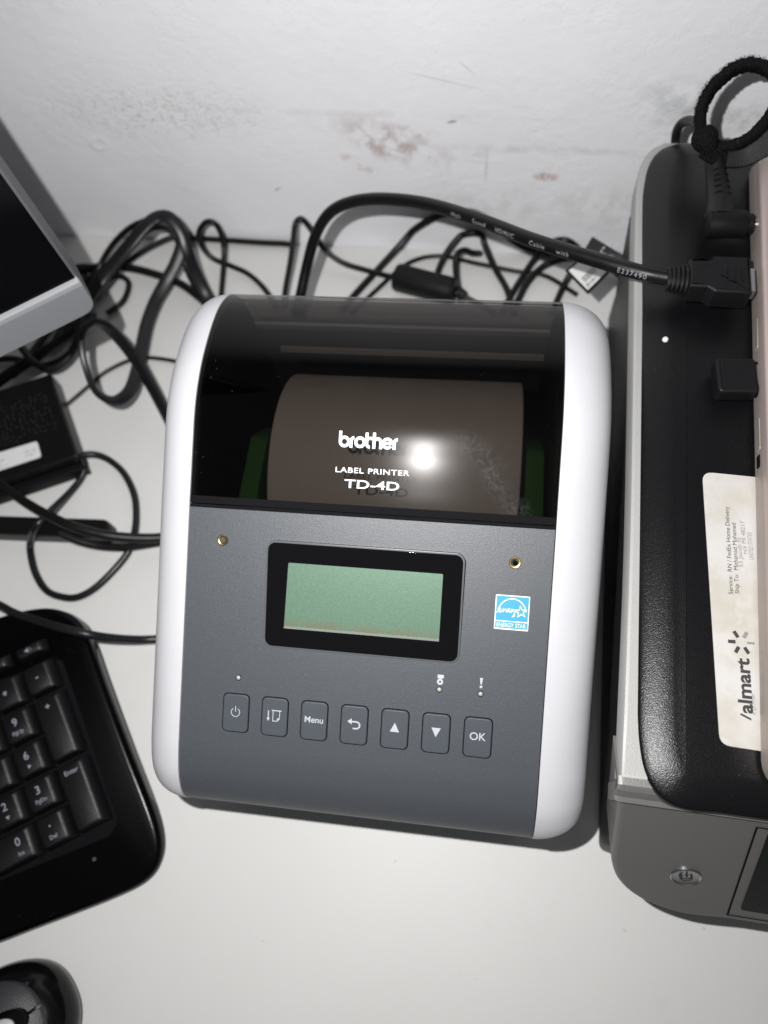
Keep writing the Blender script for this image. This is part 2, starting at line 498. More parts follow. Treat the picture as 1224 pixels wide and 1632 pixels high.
def shell(mb, i0, i1, x0, x1, out, th, nx=6):       # thick sheet following the profile
    rows = []
    xs = [x0 + (x1 - x0) * k / nx for k in range(nx + 1)]
    idx = list(range(i0, i1 + 1))
    for i in idx: rows.append([Vector((x, *(PROF[i] + NRM[i] * out))) for x in xs] + [Vector((x, *(PROF[i] + NRM[i] * (out - th)))) for x in reversed(xs)])
    return mb.grid(rows, cu=True, cap0=True, cap1=True)


HW = 0.0748
# grey body: panel, front, bottom, back
mb = MB(); rows = []
idx = list(range(IC, -1, -1)) + list(range(len(PROF) - 1, ICR + 3, -1))
xs = [-HW, HW]
ring = []
for i in idx: ring.append((PROF[i], NRM[i]))
for p, n_ in ring: rows.append([Vector((-HW, *p)), Vector((HW, *p)), Vector((HW, *(p - n_ * 0.0026))), Vector((-HW, *(p - n_ * 0.0026)))])
mb.grid(rows, cu=True, cap0=True, cap1=True); mb.build('control_panel', GREY, proot, 30)
# white sides
for sg in (-1, 1):
    mb = MB(); rows = []
    nseg = 12
    for k in range(nseg + 1):
        a = math.pi / 2 * k / nseg; x = sg * (0.0752 + (0.0208 if sg > 0 else 0.0182) * math.sin(a)); ins = 0.0165 * (1 - math.cos(a)) - 0.0003
        row = []
        for p, n_ in zip(PROF, NRM):
            f = min(1.0, max(0.0, (p.y - 0.004) / 0.05)); f = f * f * (3 - 2 * f)
            row.append(Vector((x, *(p - n_ * (ins * f)))))
        rows.append(row)
    mb.grid(rows, cu=True, cap0=True, cap1=True); mb.build('side_panel', WHITE, proot, 50)
    # dark inner cheek
    mb = MB(); shell_pts = [Vector((sg * 0.0735, *(p - n_ * 0.0032))) for p, n_ in zip(PROF, NRM)][20:-8]
    mb.grid([shell_pts, [Vector((sg * 0.0747, q.y, q.z)) for q in shell_pts]], cu=True, cap0=True, cap1=True); mb.build('inner_cheek', CAVITY, proot)
# cover
mb = MB(); shell(mb, IC + 1, ICR + 2, -HW, HW, 0.0003, 0.0020, 8); mb.build('top_cover', SMOKE, proot, 60)
mb = MB(); mb.grid([[pt(-HW, -0.0008, 0.00025), pt(HW, -0.0008, 0.00025), pt(HW, -0.0008, -0.002), pt(-HW, -0.0008, -0.002)],
                    [pt(-HW, 0.0006, 0.00025), pt(HW, 0.0006, 0.00025), pt(HW, 0.0006, -0.002), pt(-HW, 0.0006, -0.002)]], cu=True, cap0=True, cap1=True)
mb.build('paper_slot', GAP, proot)
# black printed border on the cover's lower edge
mb = MB(); mb.grid([[pt(x, 0.0010 + 0.0030 * k / 3, 0.00042) for x in (-HW, 0, HW)] for k in range(4)]); mb.build('cover_border', GAP, proot)
# inner rib under the cover and the rear bracket
mb = MB(); mb.grid([[pt(x, s, o) for s, o in ((0.0800, -0.012), (0.0818, -0.012), (0.0818, -0.0145), (0.0800, -0.0145))] for x in (-0.047, 0.068)], cu=True, cap0=True, cap1=True)
mb.build('inner_rib', mat('inner_rib_grey', (0.30, 0.28, 0.26), 0.5), proot)
for k, x in enumerate((-0.0575, 0.0680)):
    mb = MB()
    slab(mb, rounded_poly([(0.090, 0.03), (0.170, 0.03), (0.165, 0.10), (0.150, 0.118), (0.108, 0.118), (0.098, 0.095)], 0.006), x - 0.004, x + 0.004, 0.001,
         lambda a, b, c: Vector((c, a, b)), 2)
    mb.build('roll_guide', GREEN, proot)
# print on the cover --------------------------------------------------
SL = 0.0008


def cov(x, y, o=0.0005): return pt(x, y, o)


def logo():
    V = []; F = []

    def add(P, w_, closed=False):
        v, f = stroke(P, w_, closed); n = len(V); return v, f
    # connected round lower-case letters, one strip each: b r o t h e r
    x = -0.0132; b0 = 0.02715; xh = 0.0047; w_ = 0.00122; h = 0.0066
    mbl = MB(); k = [0]

    def put(P, closed=False, ww=w_):
        v, f = stroke(P, ww, closed); k[0] += 1; o = 0.0005 + 0.00002 * k[0]
        mbl.flat(v, f, lambda a, b: pt(a, b, o))
    r = xh / 2 - w_ / 2; cy = b0 + xh / 2
    put([(x + w_ / 2, b0 + h), (x + w_ / 2, cy)]); c1 = x + w_ / 2 + r; put(arc(c1, cy, r, 0, 360, 24)[:-1], True)                # b
    x2 = c1 + r + 0.0010; put([(x2, b0), (x2, cy + 0.0004)] + arc(x2 + r * .75, cy + 0.0004, r * .75, 180, 95, 8, r - 0.0004))           # r
    c2 = x2 + r * .75 + r + 0.0006; put(arc(c2, cy, r, 0, 360, 24)[:-1], True)                                                  # o
    x3 = c2 + r + 0.0010; put([(x3, b0 + h * .96), (x3, cy - 0.0004)] + arc(x3 + r * .7, cy - 0.0004, r * .7, 180, 275, 8, r - 0.0004)); put([(x3 + 0.0004, b0 + xh - w_ / 2), (x3 + 0.0023, b0 + xh - w_ / 2)])  # t
    x4 = x3 + 0.0030; put([(x4, b0), (x4, b0 + h * .98)]); put(arc(x4 + r * .8, cy + 0.0001, r * .8, 180, 0, 12, r - 0.0001) + [(x4 + r * 1.6, b0)])     # h
    c5 = x4 + r * 1.6 + r + 0.0009; put(arc(c5, cy, r, -35, -360, 24)); put([(c5 - r + 0.0004, cy), (c5 + r + w_ * .45, cy)], ww=w_ * .8)                     # e
    x6 = c5 + r + 0.0011; put([(x6, b0), (x6, cy + 0.0004)] + arc(x6 + r * .75, cy + 0.0004, r * .75, 180, 90, 8, r - 0.0004))           # r
    return mbl


logo().build('logo_print', PRINTW, proot)
v, f = text2('LABEL PRINTER', 0.00305, 0.006, 1.42, 'LEFT', 1.08); xm = max(p[0] for p in v); sc_ = 0.0304 / xm
mb = MB(); mb.flat(v, f, lambda a, b: cov(-0.0141 + a * sc_, 0.0170 + b)); mb.build('printed_text', PRINTW, proot)
v, f = text2('TD-4D', 0.0048, 0.012, 1.5); xm = max(p[0] for p in v); sc_ = 0.0224 / xm
mb = MB(); mb.flat(v, f, lambda a, b: cov(-0.0099 + a * sc_, 0.0109 + b)); mb.build('printed_text', PRINTW, proot)
# display --------------------------------------------------------------
ss = 1.1025


def pan(x, y, o): return pt(x, y, o)


TILT = -0.052


def panel_slab(P, o0, o1, bev, name, m, parent=proot, seg=2, tilt=0.0):
    mb = MB(); slab(mb, P, o0, o1, bev, lambda a, b, c: pan(a, b, c + (-tilt * (b - LY1) if c > 0 else 0)), seg); return mb.build(name, m, parent)


LY0, LY1 = -(0.1064 - 0.0949) * ss, -(0.1064 - 0.0550) * ss
cyd = (LY0 + LY1) / 2
fr = panel_slab(rrect(0.0812, LY0 - LY1 + 0.0008, 0.0038, 6, 0.00015, cyd), -0.0003, 0.0004, 0.0003, 'display_frame', mat('frame_edge_grey', (0.075, 0.08, 0.085), 0.35), tilt=TILT)
gl = panel_slab(rrect(0.0796, LY0 - LY1 - 0.0008, 0.0032, 6, 0.00015, cyd), 0.0001, 0.0009, 0.0003, 'display_glass', GLASSB, fr, 2, TILT)
sy0, sy1 = -0.0210, -0.0478
scr = [(-0.0317, sy1), (0.0322, sy1 - 0.0003), (0.0323, sy0), (-0.0308, sy0)]
panel_slab(rounded_poly(scr, 0.0006, 3), 0.0005, 0.0010, 0.00006, 'display_screen', LCD, fr, 1, TILT)
ot = -TILT * (sy1 - LY1)
mb = MB(); mb.grid([[pan(-0.0316 + 0.0638 * k / 8, sy1 - 0.0005, 0.00125 + ot) for k in range(9)], [pan(-0.0316 + 0.0638 * k / 8, sy1 + 0.0004, 0.00125 + ot) for k in range(9)],
                    [pan(-0.0316 + 0.0638 * k / 8, sy1 + 0.0004, 0.0006 + ot) for k in range(9)]])
mb.build('screen_lip', mat('screen_lip_clear', (0.17, 0.19, 0.17), 0.25), fr)
# buttons ---------------------------------------------------------------
BY = -0.0860
icons = {}


def put2(name, items, parent, m=PRINTG, o=0.00078):
    mb = MB()
    for k, (v, f) in enumerate(items): mb.flat(v, f, lambda a, b: pan(a, b, o + 0.000015 * k))
    return mb.build(name, m, parent)


def ctext(s, size, bold, cx, cy_):
    v, f = text2(s, size, bold); x0 = min(p[0] for p in v); x1 = max(p[0] for p in v); y0 = min(p[1] for p in v); y1 = max(p[1] for p in v)
    return [(a - (x0 + x1) / 2 + cx, b - (y0 + y1) / 2 + cy_) for a, b in v], f


lab = ['power button', 'paper feed button', 'Menu button', 'back arrow button', 'up arrow button', 'down arrow button', 'OK button']
for k in range(7):
    bx = -0.0507 + 0.01678 * k
    P = rrect(0.01165, 0.0166, 0.0022, 5, bx, BY); Q = rrect(0.01085, 0.0158, 0.0019, 5, bx, BY)
    rim = panel_slab(P, -0.0004, 0.0001, 0.00008, 'button', GAP, proot, 1); rim['label'] = lab[k]
    panel_slab(Q, -0.0003, 0.0007, 0.0004, 'button_cap', BTN, rim, 3)
    y = BY + 0.0006; it = []
    if k == 0:
        it = [stroke(arc(bx, y - .0002, 0.0018, 125, 415, 20), 0.0003), stroke([(bx, y + .0024), (bx, y + .0001)], 0.0003)]
    elif k == 1:
        it = [stroke([(bx - .0026, y + .0020), (bx - .0026, y - .0012)], 0.00042), ([(bx - .0033, y - .0010), (bx - .0019, y - .0010), (bx - .0026, y - .0024)], [(0, 2, 1)]),
              stroke([(bx - .0006, y + .0022), (bx - .0006, y - .0022), (bx + .0012, y - .0022), (bx + .0022, y - .0012), (bx + .0022, y + .0022)], 0.00030),
              stroke([(bx - .0012, y + .0022), (bx + .0029, y + .0022)], 0.00042), ([(bx + .0012, y - .0022), (bx + .0024, y - .0010), (bx + .0012, y - .0010)], [(0, 1, 2)])]
    elif k == 2: it = [ctext('Menu', 0.0036, 0.012, bx, y)]
    elif k == 3:
        it = [stroke([(bx - .0012, y + .0009), (bx + .0010, y + .0009)] + arc(bx + .0010, y - .0005, .0014, 90, -90, 8) + [(bx - .0004, y - .0019)], 0.00062),
              ([(bx - .0010, y + .0022), (bx - .0010, y - .0003), (bx - .0028, y + .0009)], [(0, 2, 1)])]
    elif k == 4: it = [([(bx - .0019, y - .0016), (bx + .0019, y - .0016), (bx, y + .0022)], [(0, 1, 2)])]
    elif k == 5: it = [([(bx - .0019, y + .0018), (bx + .0019, y + .0018), (bx, y - .0020)], [(0, 2, 1)])]
    else: it = [ctext('OK', 0.0044, 0.010, bx, y)]
    put2('icon', it, rim)
for x, s_ in ((-0.0504, -0.0711), (0.0335, -0.0681), (0.0500, -0.0683)):
    mb = MB(); lathe(mb, [(0.0012, -0.0003), (0.0012, 0.0002), (0.00095, 0.00025), (0.00095, -0.0002)], lambda a, b, c: pan(x + a, s_ + b, c), 16); o = mb.build('indicator_rim', GAP, proot)
    mb = MB(); lathe(mb, [(0.0009, -0.0004), (0.0009, 0.0001), (0.0006, 0.0004), (0.0001, 0.0005)], lambda a, b, c: pan(x + a, s_ + b, c), 16); mb.build('indicator_light', LEDM, o)
# icons over the lights: paper roll and exclamation mark
x, s_ = 0.0337, -0.0640
put2('icon', [stroke(arc(x - .0001, s_ - .0009, .00085, 0, 360, 18)[:-1], 0.0008, True), ([(x - .0012, s_ + .0020), (x - .0012, s_ + .0006), (x - .0002, s_ + .0003), (x + .0013, s_ + .0006), (x + .0013, s_ + .0020)], [(0, 1, 2, 3, 4)])], proot, PRINTG, 0.0002)
x, s_ = 0.0500, -0.0638
put2('icon', [([(x - .0006, s_ + .0020), (x + .0006, s_ + .0020), (x + .0003, s_ - .0006), (x - .0003, s_ - .0006)], [(0, 3, 2, 1)]), ([(x - .0005, s_ - .0011), (x + .0005, s_ - .0011), (x + .0005, s_ - .0021), (x - .0005, s_ - .0021)], [(0, 1, 2, 3)][:1])], proot, PRINTG, 0.0002)
# brass inserts
for k, (x, s_) in enumerate(((-0.0600, -0.0140), (0.0602, -0.0148))):
    mb = MB(); lathe(mb, [(0.0024, -0.0006), (0.0024, 0.00012), (0.0021, 0.0004), (0.0016, 0.0004), (0.0013, 0.0002), (0.0012, -0.004)], lambda a, b, c: pan(x + a, s_ + b, c), 24)
    o = mb.build('threaded_insert', BRASS, proot)
    mb = MB(); lathe(mb, [(0.00115, 0.0001), (0.0001, 0.0001)], lambda a, b, c: pan(x + a, s_ + b, c + 0.00005), 16); mb.build('insert_hole', GAP if k else mat('thread_bottom', (0.10, 0.085, 0.06), 0.4), o)
# blue sticker
SX, SY, SW, SH = 0.06025, -0.0347, 0.0134, 0.0138
st = panel_slab(rrect(SW, SH, 0.0003, 2, SX, SY), 0.00005, 0.00022, 0.00002, 'energy_sticker', LABELW, proot, 1)
st['label'] = 'small blue and white energy saving sticker'
panel_slab(rrect(SW - 0.0008, SH - 0.0040, 0.0002, 2, SX, SY + 0.0016), 0.0001, 0.00032, 0.00002, 'sticker_field', ENERGY, st, 1)
panel_slab(rrect(SW - 0.0008, 0.0026, 0.0002, 2, SX, SY - 0.0050), 0.0001, 0.00032, 0.00002, 'sticker_field', ENERGY, st, 1)
yb = SY + 0.0016
star = []
for k in range(10):
    r_ = 0.0023 if k % 2 == 0 else 0.00095; a = math.radians(90 + 36 * k + 8); star.append((SX + 0.0034 + r_ * math.cos(a), yb - 0.0010 + r_ * math.sin(a)))
scr_w = []
wl = [(-.0062, -.0012), (-.0050, -.0006), (-.0044, .0003), (-.0049, .0007), (-.0053, -.0002), (-.0046, -.0011), (-.0037, -.0004), (-.0034, .0004), (-.0034, -.0008), (-.0028, .0003), (-.0023, .0002), (-.0022, -.0008),
      (-.0015, -.0003), (-.0010, .0005), (-.0015, .0006), (-.0016, -.0004), (-.0008, -.0008), (-.0002, .0004), (-.0002, -.0008), (.0003, .0004), (.0010, .0002), (.0006, -.0007), (.0012, .0004), (.0010, -.0022), (.0002, -.0026), (.0010, -.0012), (.0018, .0006)]
put2('sticker_print', [stroke(arc(SX, yb - 0.0022, 0.0056, 12, 168, 20, 0.0062), 0.00042), stroke(star, 0.00035, True), stroke([(SX + a, yb - 0.0006 + b) for a, b in wl], 0.00034)], st, PRINTW, 0.00036)
v_, f_ = ctext('ENERGY STAR', 0.0023, 0.004, 0, 0); kx_ = 0.0057 / max(a for a, b in v_)
put2('sticker_print', [([(a * kx_ + SX, b + SY - 0.0050) for a, b in v_], f_)], st, PRINTW, 0.00036)
# paper roll inside: lies in the printer
RR, RY, RZ = 0.050, 0.153, 0.075
roll = thing('paper_roll', 'wide roll of white label paper inside the smoked lid', 'paper roll', proot.matrix_basis @ Vector((0.0058, RY, RZ - RR)), PTH)
mb = MB(); rows = []
for x, r_ in ((-0.056, 0.02), (-0.056, RR - 0.0005), (-0.0555, RR), (0.0555, RR), (0.056, RR - 0.0005), (0.056, 0.02)):
    rows.append([Vector((x, r_ * math.cos(2 * math.pi * k / 72), RR + r_ * math.sin(2 * math.pi * k / 72))) for k in range(72)])
mb.grid(rows, cu=True, cv=True); mb.build('paper', PAPER, roll)
mb = MB(); rows = []
for x, r_ in ((-0.0565, 0.017), (-0.0565, 0.0198), (0.0565, 0.0198), (0.0565, 0.017)):
    rows.append([Vector((x, r_ * math.cos(2 * math.pi * k / 40), RR + r_ * math.sin(2 * math.pi * k / 40))) for k in range(40)])
mb.grid(rows, cu=True, cv=True); mb.build('core', mat('card_core', (0.4, 0.3, 0.2), 0.8), roll)

# ------------------------------------------------------------------ inkjet printer at the right
ZT = 0.130
hp = thing('inkjet_printer', 'black and silver inkjet printer with shipping label on lid', 'printer', U(1010, 1180, 0) * 1.0)
hi = inv(hp.location)
XR = 0.46


def L2(u, v, z): p = U(u, v, z); return (p.x, p.y)


TRL = [L2(989, 1239, .1255), L2(1003, 860, .1255), L2(1009, 500, .1255), L2(1012, 330, .1255), L2(1018, 275, .1255), L2(1034, 242, .1255), L2(1060, 228, .1255)]
yb_ = L2(1100, 224, .128)[1]
# lid
yf = L2(1130, 1296, ZT)[1]
lid = [L2(1019, 860, .1266), L2(1016, 1100, .1266), L2(1016, 1150, .1266), L2(1019, 1190, .1266), L2(1026, 1226, .1266), L2(1040, 1255, .1266), L2(1062, 1278, .1266), L2(1095, 1291, .1266), L2(1150, 1297, .1266), (XR, yf - 0.0005), (XR, yb_),
       L2(1110, 226, .1266), L2(1075, 229, .1266), L2(1050, 240, .1266), L2(1034, 262, .1266), L2(1026, 295, .1266), L2(1023, 340, .1266), L2(1023, 500, .1266)]
lid = [(p.x, p.y) for p in spline([Vector((a, b, 0)) for a, b in lid[:9]], 4)] + [lid[9], lid[10]] + [(p.x, p.y) for p in spline([Vector((a, b, 0)) for a, b in lid[11:]], 4)]
mb = MB(); mb.prism([[Vector((x, y, z)) for x, y in inset(lid, d)] for d, z in ((0, .1205), (0, .1258), (.0004, .1265), (.0012, .1270), (.0025, .1276), (.0045, .1283), (.007, .1290), (.0095, .1296), (.0115, .1299), (.0125, .13))]); mb.build('lid', LIDM, hp, 60, xf=hi)
# silver trim round the lid's left side
mb = MB()
tin = [L2(1030, 1239, .1255), L2(1040, 860, .1255), L2(1040, 330, .1255), (XR, yb_ - 0.02)]
tout = [(p.x, p.y) for p in spline([Vector((a, b, 0)) for a, b in TRL], 4)] + [(XR, yb_ + 0.0006)]
trim = [(tout[0][0] + 0.02, tout[0][1]), (XR, tout[0][1])] + [(XR, yb_ + 0.0006)] + list(reversed(tout[:-1]))
slab(mb, trim, 0.1150, 0.1262, 0.0014, None, 2); mb.build('lid_trim', SILVER, hp, xf=hi)
# body below
mb = MB()
b1 = [(0.0600, 0.017), (XR, 0.017), (XR, 0.318), (0.085, 0.318), (0.066, 0.309), (0.0600, 0.290)]
b0 = [(0.0712, -0.008), (XR, -0.008), (XR, 0.338), (0.085, 0.338), (0.074, 0.332), (0.0705, 0.315)]
bm_ = [(0.0590 + (a - 0.06) * 1.0, b) for a, b in b1]
b0 = rounded_poly(b0, [0.004, 0, 0, 0, 0, 0], 3); b1r = rounded_poly(b1, [0.004, 0, 0, 0, 0, 0], 3)
mid = [(a * 0.12 + c * 0.88, b * 0.12 + d * 0.88) for (a, b), (c, d) in zip(b1r, b0)]
mb.prism([[Vector((x, y, 0.002)) for x, y in b0], [Vector((x, y, 0.030)) for x, y in b0], [Vector((x + 0.0012, y, 0.0305)) for x, y in mid], [Vector((x + 0.0012, y, 0.032)) for x, y in mid],
          [Vector((x, y, 0.0325)) for x, y in mid], [Vector((x, y, 0.1145)) for x, y in b1r]])
mb.build('body', HPSIDE, hp, xf=hi)
# sloping front panel
A_ = Vector((0, 0.0150, 0.1245)); B_ = Vector((0, -0.0260, 0.056))
dn = (B_ - A_).normalized(); pn = Vector((0, dn.z, -dn.y)); pn = -pn if pn.y > 0 else pn


def FP(u, v): p = UP(u, v, A_, pn); return (p.x, (p - A_).dot(dn))


def fpw(x, t, o): return Vector((x, A_.y, A_.z)) + dn * t + pn * o


fpo = [(FP(986, 1256)[0], -0.001), FP(981, 1310), FP(975, 1360), FP(976, 1382), FP(984, 1403), FP(1002, 1422), FP(1028, 1438), FP(1062, 1451), FP(1100, 1460), FP(1160, 1466)]
tb = FP(1224, 1472)
fpo = [(p.x, p.y) for p in spline([Vector((a, b, 0)) for a, b in fpo], 4)] + [(XR, tb[1] + 0.001), (XR, -0.001)]
t_ = [(a, -b) for a, b in fpo]
mb = MB(); slab(mb, t_, -0.022, 0.0, 0.0022, lambda x, y, z: fpw(x, -y, z), 4); mb.build('front_panel', SILVERD, hp, xf=hi)
# flat shoulder of the front panel under the lid's edge
sx_ = FP(986, 1256)[0] - 0.0006
ZS = 0.1257; t0 = (A_.z - ZS) / -dn.z; c_ = Vector((A_.y, A_.z)) + Vector((dn.y, dn.z)) * t0
d2 = Vector((dn.y, dn.z)); d1 = Vector((1, 0)); rS = 0.0075; turn = math.acos(-d2.y and max(-1, min(1, (-d1).dot(d2)))); tl_ = rS * math.tan(turn / 2)
P0 = c_ + d1 * tl_; pf = [Vector((TRL[0][1] - 0.0010, ZS - 0.0022)), Vector((TRL[0][1] - 0.0013, ZS - 0.0008)), Vector((TRL[0][1] - 0.0022, ZS))]
for k in range(13):
    a = turn * k / 12; pf.append(P0 + Vector((-math.sin(a), -(1 - math.cos(a)))) * rS)
pf += [c_ + d2 * (tl_ + 0.0010) + Vector((d2.y, -d2.x)) * 0.0, c_ + d2 * (tl_ + 0.0012) - Vector((-d2.y, d2.x)) * 0.002]
off_ = Vector((d2.y, -d2.x)); off_ = off_ if off_.x < 0 else -off_
pf = [p + off_ * 0.00015 for p in pf] + [Vector((0.012, 0.108)), Vector((TRL[0][1] - 0.0010, 0.108))]
cen = Vector((0.016, 0.117))
mb = MB(); mb.grid([[Vector((x, *(cen + (p - cen) * k_))) for p in pf] for x, k_ in ((sx_, .86), (sx_ + .0004, .95), (sx_ + .0012, .99), (sx_ + .0022, 1), (XR, 1))], cu=True, cap0=True, cap1=True)
mb.build('front_shoulder', SILVERD, hp, 30, xf=hi)
mb = MB(); slab(mb, rounded_poly([(0.092, -0.0195), (XR, -0.0195), (XR, 0.02), (0.092, 0.02)], [0.014, 0, 0, 0], 6), 0.002, 0.056, 0.002); mb.build('tray_base', mat('tray_dark_grey', (0.09, 0.086, 0.082), 0.5), hp, xf=hi)
# power button
pc = FP(1093, 1396); pr_ = abs(FP(1120, 1396)[0] - FP(1066, 1396)[0]) / 2
mb = MB(); lathe(mb, [(pr_, -0.001), (pr_, 0.0006), (pr_ * .93, 0.0009), (pr_ * .86, 0.0004), (pr_ * .8, 0.0003), (0.0002, 0.0005)], lambda a, b, c: fpw(pc[0] + a, pc[1] - b, c), 40)
pb = mb.build('power_button', STEEL, hp, xf=hi)


def brushed():
    g = G('spun_steel'); b = g.b
    b.inputs['Metallic'].default_value = 1; b.inputs['Base Color'].default_value = (0.42, 0.42, 0.42, 1); b.inputs['Roughness'].default_value = 0.3
    b.inputs['Anisotropic'].default_value = 0.85
    tg = g.new('Tangent', direction_type='RADIAL', axis='Y'); g.link(tg.outputs[0], b.inputs['Tangent'])
    return g.m


v1, f1 = stroke(arc(pc[0], -pc[1], pr_ * .36, 130, 410, 20), 0.0008); v2, f2 = stroke([(pc[0], -pc[1] + pr_ * .5), (pc[0], -pc[1] + 0.0001)], 0.0007)
mb = MB(); mb.flat(v1, f1, lambda a, b: fpw(a, -b, 0.0008)); mb.flat(v2, f2, lambda a, b: fpw(a, -b, 0.00083)); mb.build('power_symbol', INK, pb, xf=hi)
# touch screen and its frame seam
c1, c2, c3 = FP(1224, 1322), FP(1180, 1448), FP(1224, 1455)
so = [(c2[0], -c2[1]), (c2[0] + 0.16, -c2[1]), (c2[0] + 0.16, -c1[1]), (c1[0] + .0005, -c1[1])]
tl = FP(1206, 1318); bl = FP(1157, 1461)
mb = MB(); v, f = stroke([(tl[0] + 0.2, -tl[1]), (tl[0], -tl[1]), (bl[0], -bl[1] + 0.002), (bl[0] + 0.2, -bl[1] + 0.0015)], 0.0007); mb.flat(v, f, lambda a, b: fpw(a, -b, 0.0002)); mb.build('panel_seam', GAP, hp, xf=hi)
mb = MB(); slab(mb, rounded_poly(so, 0.0008, 2), -0.001, 0.0007, 0.0003, lambda x, y, z: fpw(x, -y, z), 2); mb.build('touch_screen', mat('touch_glass', (0.006, 0.007, 0.007), 0.25, 0.12), hp, xf=hi)
# white dot
d_ = U(1060, 542, ZT); mb = MB(); lathe(mb, [(0.00125, 0.0), (0.0013, 0.0006), (0.0010, 0.0011), (0.0002, 0.0013)], lambda a, b, c: Vector((d_.x + a, d_.y + b, ZT + c)), 18); mb.build('white_dot', LABELW, hp, xf=hi)


# shipping label (stuck to the lid)
def labelm():
    g = G('worn_shipping_label'); b = g.b
    st_ = g.rng(g.noise(38, 4, 0.6), 0.40, 0.62)
    v = g.mix(g.math('MULTIPLY', st_, 0.8), (0.50, 0.487, 0.472), (0.41, 0.385, 0.325))
    v = g.mix(g.math('MULTIPLY', g.rng(g.noise(150, 4), 0.56, 0.66), 0.5), v, (0.53, 0.52, 0.51))
    g.link(v, b.inputs['Base Color']); b.inputs['Roughness'].default_value = 0.55
    g.link(g.bump(g.noise(110, 4), 0.35, 0.0008), b.inputs['Normal'])
    return g.m


LZ = ZT + 0.0002
lp = [L2(1119, 752, LZ), L2(1147, 1187, LZ)]
xl0, yl0 = lp[0]; xl1, yl1 = lp[1]
lo_p = [(xl1, yl1), (xl1 + 0.15, yl1 - 0.004), (xl0 + 0.15, yl0 - 0.004), (xl0, yl0)]
mb = MB(); slab(mb, rounded_poly(lo_p, [0.004, 0.004, 0.004, 0.004], 5), LZ - 0.0001, LZ + 0.0002, 0.00005, None, 1)
sl = mb.build('shipping_label', labelm(), hp, xf=hi)
LD = (Vector((xl0, yl0)) - Vector((xl1, yl1))).normalized(); LU = Vector((-LD.y, LD.x))     # reading direction and its up side


def ltext(s, u, v, u2, v2, hgt, m=INK, bold=0.0, maxx=None):
    a = Vector(L2(u, v, LZ)); e = Vector(L2(u2, v2, LZ)); L = (e - a).length; d = (e - a).normalized(); n_ = Vector((-d.y, d.x))
    vv, ff = text2(s, hgt, bold); xm = max(p[0] for p in vv); k = L / xm
    mb = MB(); mb.flat(vv, ff, lambda x, y: Vector(((a + d * (x * k) + n_ * y).x, (a + d * (x * k) + n_ * y).y, LZ + 0.0003))); return mb.build('printed_text', m, sl, xf=hi)


ltext('Service:  RN / FedEx Home Delivery', 1168, 948, 1161, 808, 0.0023)
ltext('Ship To:  Mohamad Mohamed', 1178, 947, 1172, 834, 0.0023)
ltext('53 Jacob St', 1184, 905, 1180, 857, 0.0023, INKF)
ltext('nck MI 48217', 1190, 884, 1186, 831, 0.0023, INKF)
ltext('UNITED STATES', 1201, 893, 1197, 849, 0.0023, INKF)
ltext('almart', 1199, 1138, 1193, 1050, 0.0066, INK, 0.03)
a = Vector(L2(1197, 1147, LZ)); mb = MB(); v, f = stroke([tuple(a), tuple(a + LD * 0.0016 + LU * 0.0035)], 0.0007); mb.flat(v, f, lambda x, y: Vector((x, y, LZ + 0.0003))); mb.build('printed_text', INK, sl, xf=hi)
a = Vector(L2(1181, 1024, LZ)); mb = MB(); mb2 = MB()
for k in range(6):
    an = math.radians(90 + 60 * k); dd = Vector((math.cos(an), math.sin(an))); dd = LD * dd.x + LU * dd.y
    v, f = stroke([tuple(a + dd * 0.0020), tuple(a + dd * 0.0046)], 0.0013 if k != 3 else 0.0009); (mb if k in (0, 1, 2) or k == 5 else mb2).flat(v, f, lambda x, y: Vector((x, y, LZ + 0.0003)))
mb.build('printed_logo', INK, sl, xf=hi); mb2.build('printed_logo', INKF, sl, xf=hi)
ltext('e printer', 1204, 1140, 1202, 1105, 0.0022, INKF)

# ------------------------------------------------------------------ laptop lying on the inkjet printer
lz0 = ZT + 0.0016
q0 = U(1197, 500, lz0); q1 = U(1210, 1150, lz0)
ld_ = (q0 - q1); ld_.z = 0; ld_.normalize(); lx = Vector((ld_.y, -ld_.x, 0))
lapo = U(1214, 1262, lz0); lape = U(1190, 258, lz0)
base = q1 + ld_ * (lapo - q1).dot(ld_); LN = (lape - base).dot(ld_)
lap = thing('laptop', 'closed rose gold laptop lying on top of the inkjet printer', 'laptop', base)
lap.location.z = ZT; li = inv(lap.location)


def lw(x, y, z): p = base + lx * x + ld_ * y; return Vector((p.x, p.y, z))


lo_ = rrect(0.32, LN, 0.010, 6, 0.16, LN / 2)
mb = MB(); slab(mb, lo_, lz0, lz0 + 0.0085, 0.0008, lambda x, y, z: lw(x, y, z), 2, 0.001); mb.build('base', ROSED, lap, xf=li)
mb = MB(); slab(mb, inset(lo_, 0.0009), lz0 + 0.0084, lz0 + 0.0094, 0.0002, lambda x, y, z: lw(x, y, z), 2); mb.build('hinge_gap', mat('shadow_gap_brown', (0.10, 0.085, 0.08), 0.6), lap, xf=li)
mb = MB(); slab(mb, inset(lo_, -0.0002), lz0 + 0.0094, lz0 + 0.0146, 0.0018, lambda x, y, z: lw(x, y, z), 4); mb.build('lid', ROSE, lap, xf=li)
for x_, y_ in ((0.02, 0.03), (0.02, LN - 0.03), (0.3, 0.03), (0.3, LN - 0.03)):
    mb = MB(); lathe(mb, [(0.006, ZT), (0.006, lz0)], lambda a, b, c: lw(x_ + a, y_ + b, c), 16); mb.build('rubber_foot', BLACK, lap, xf=li)


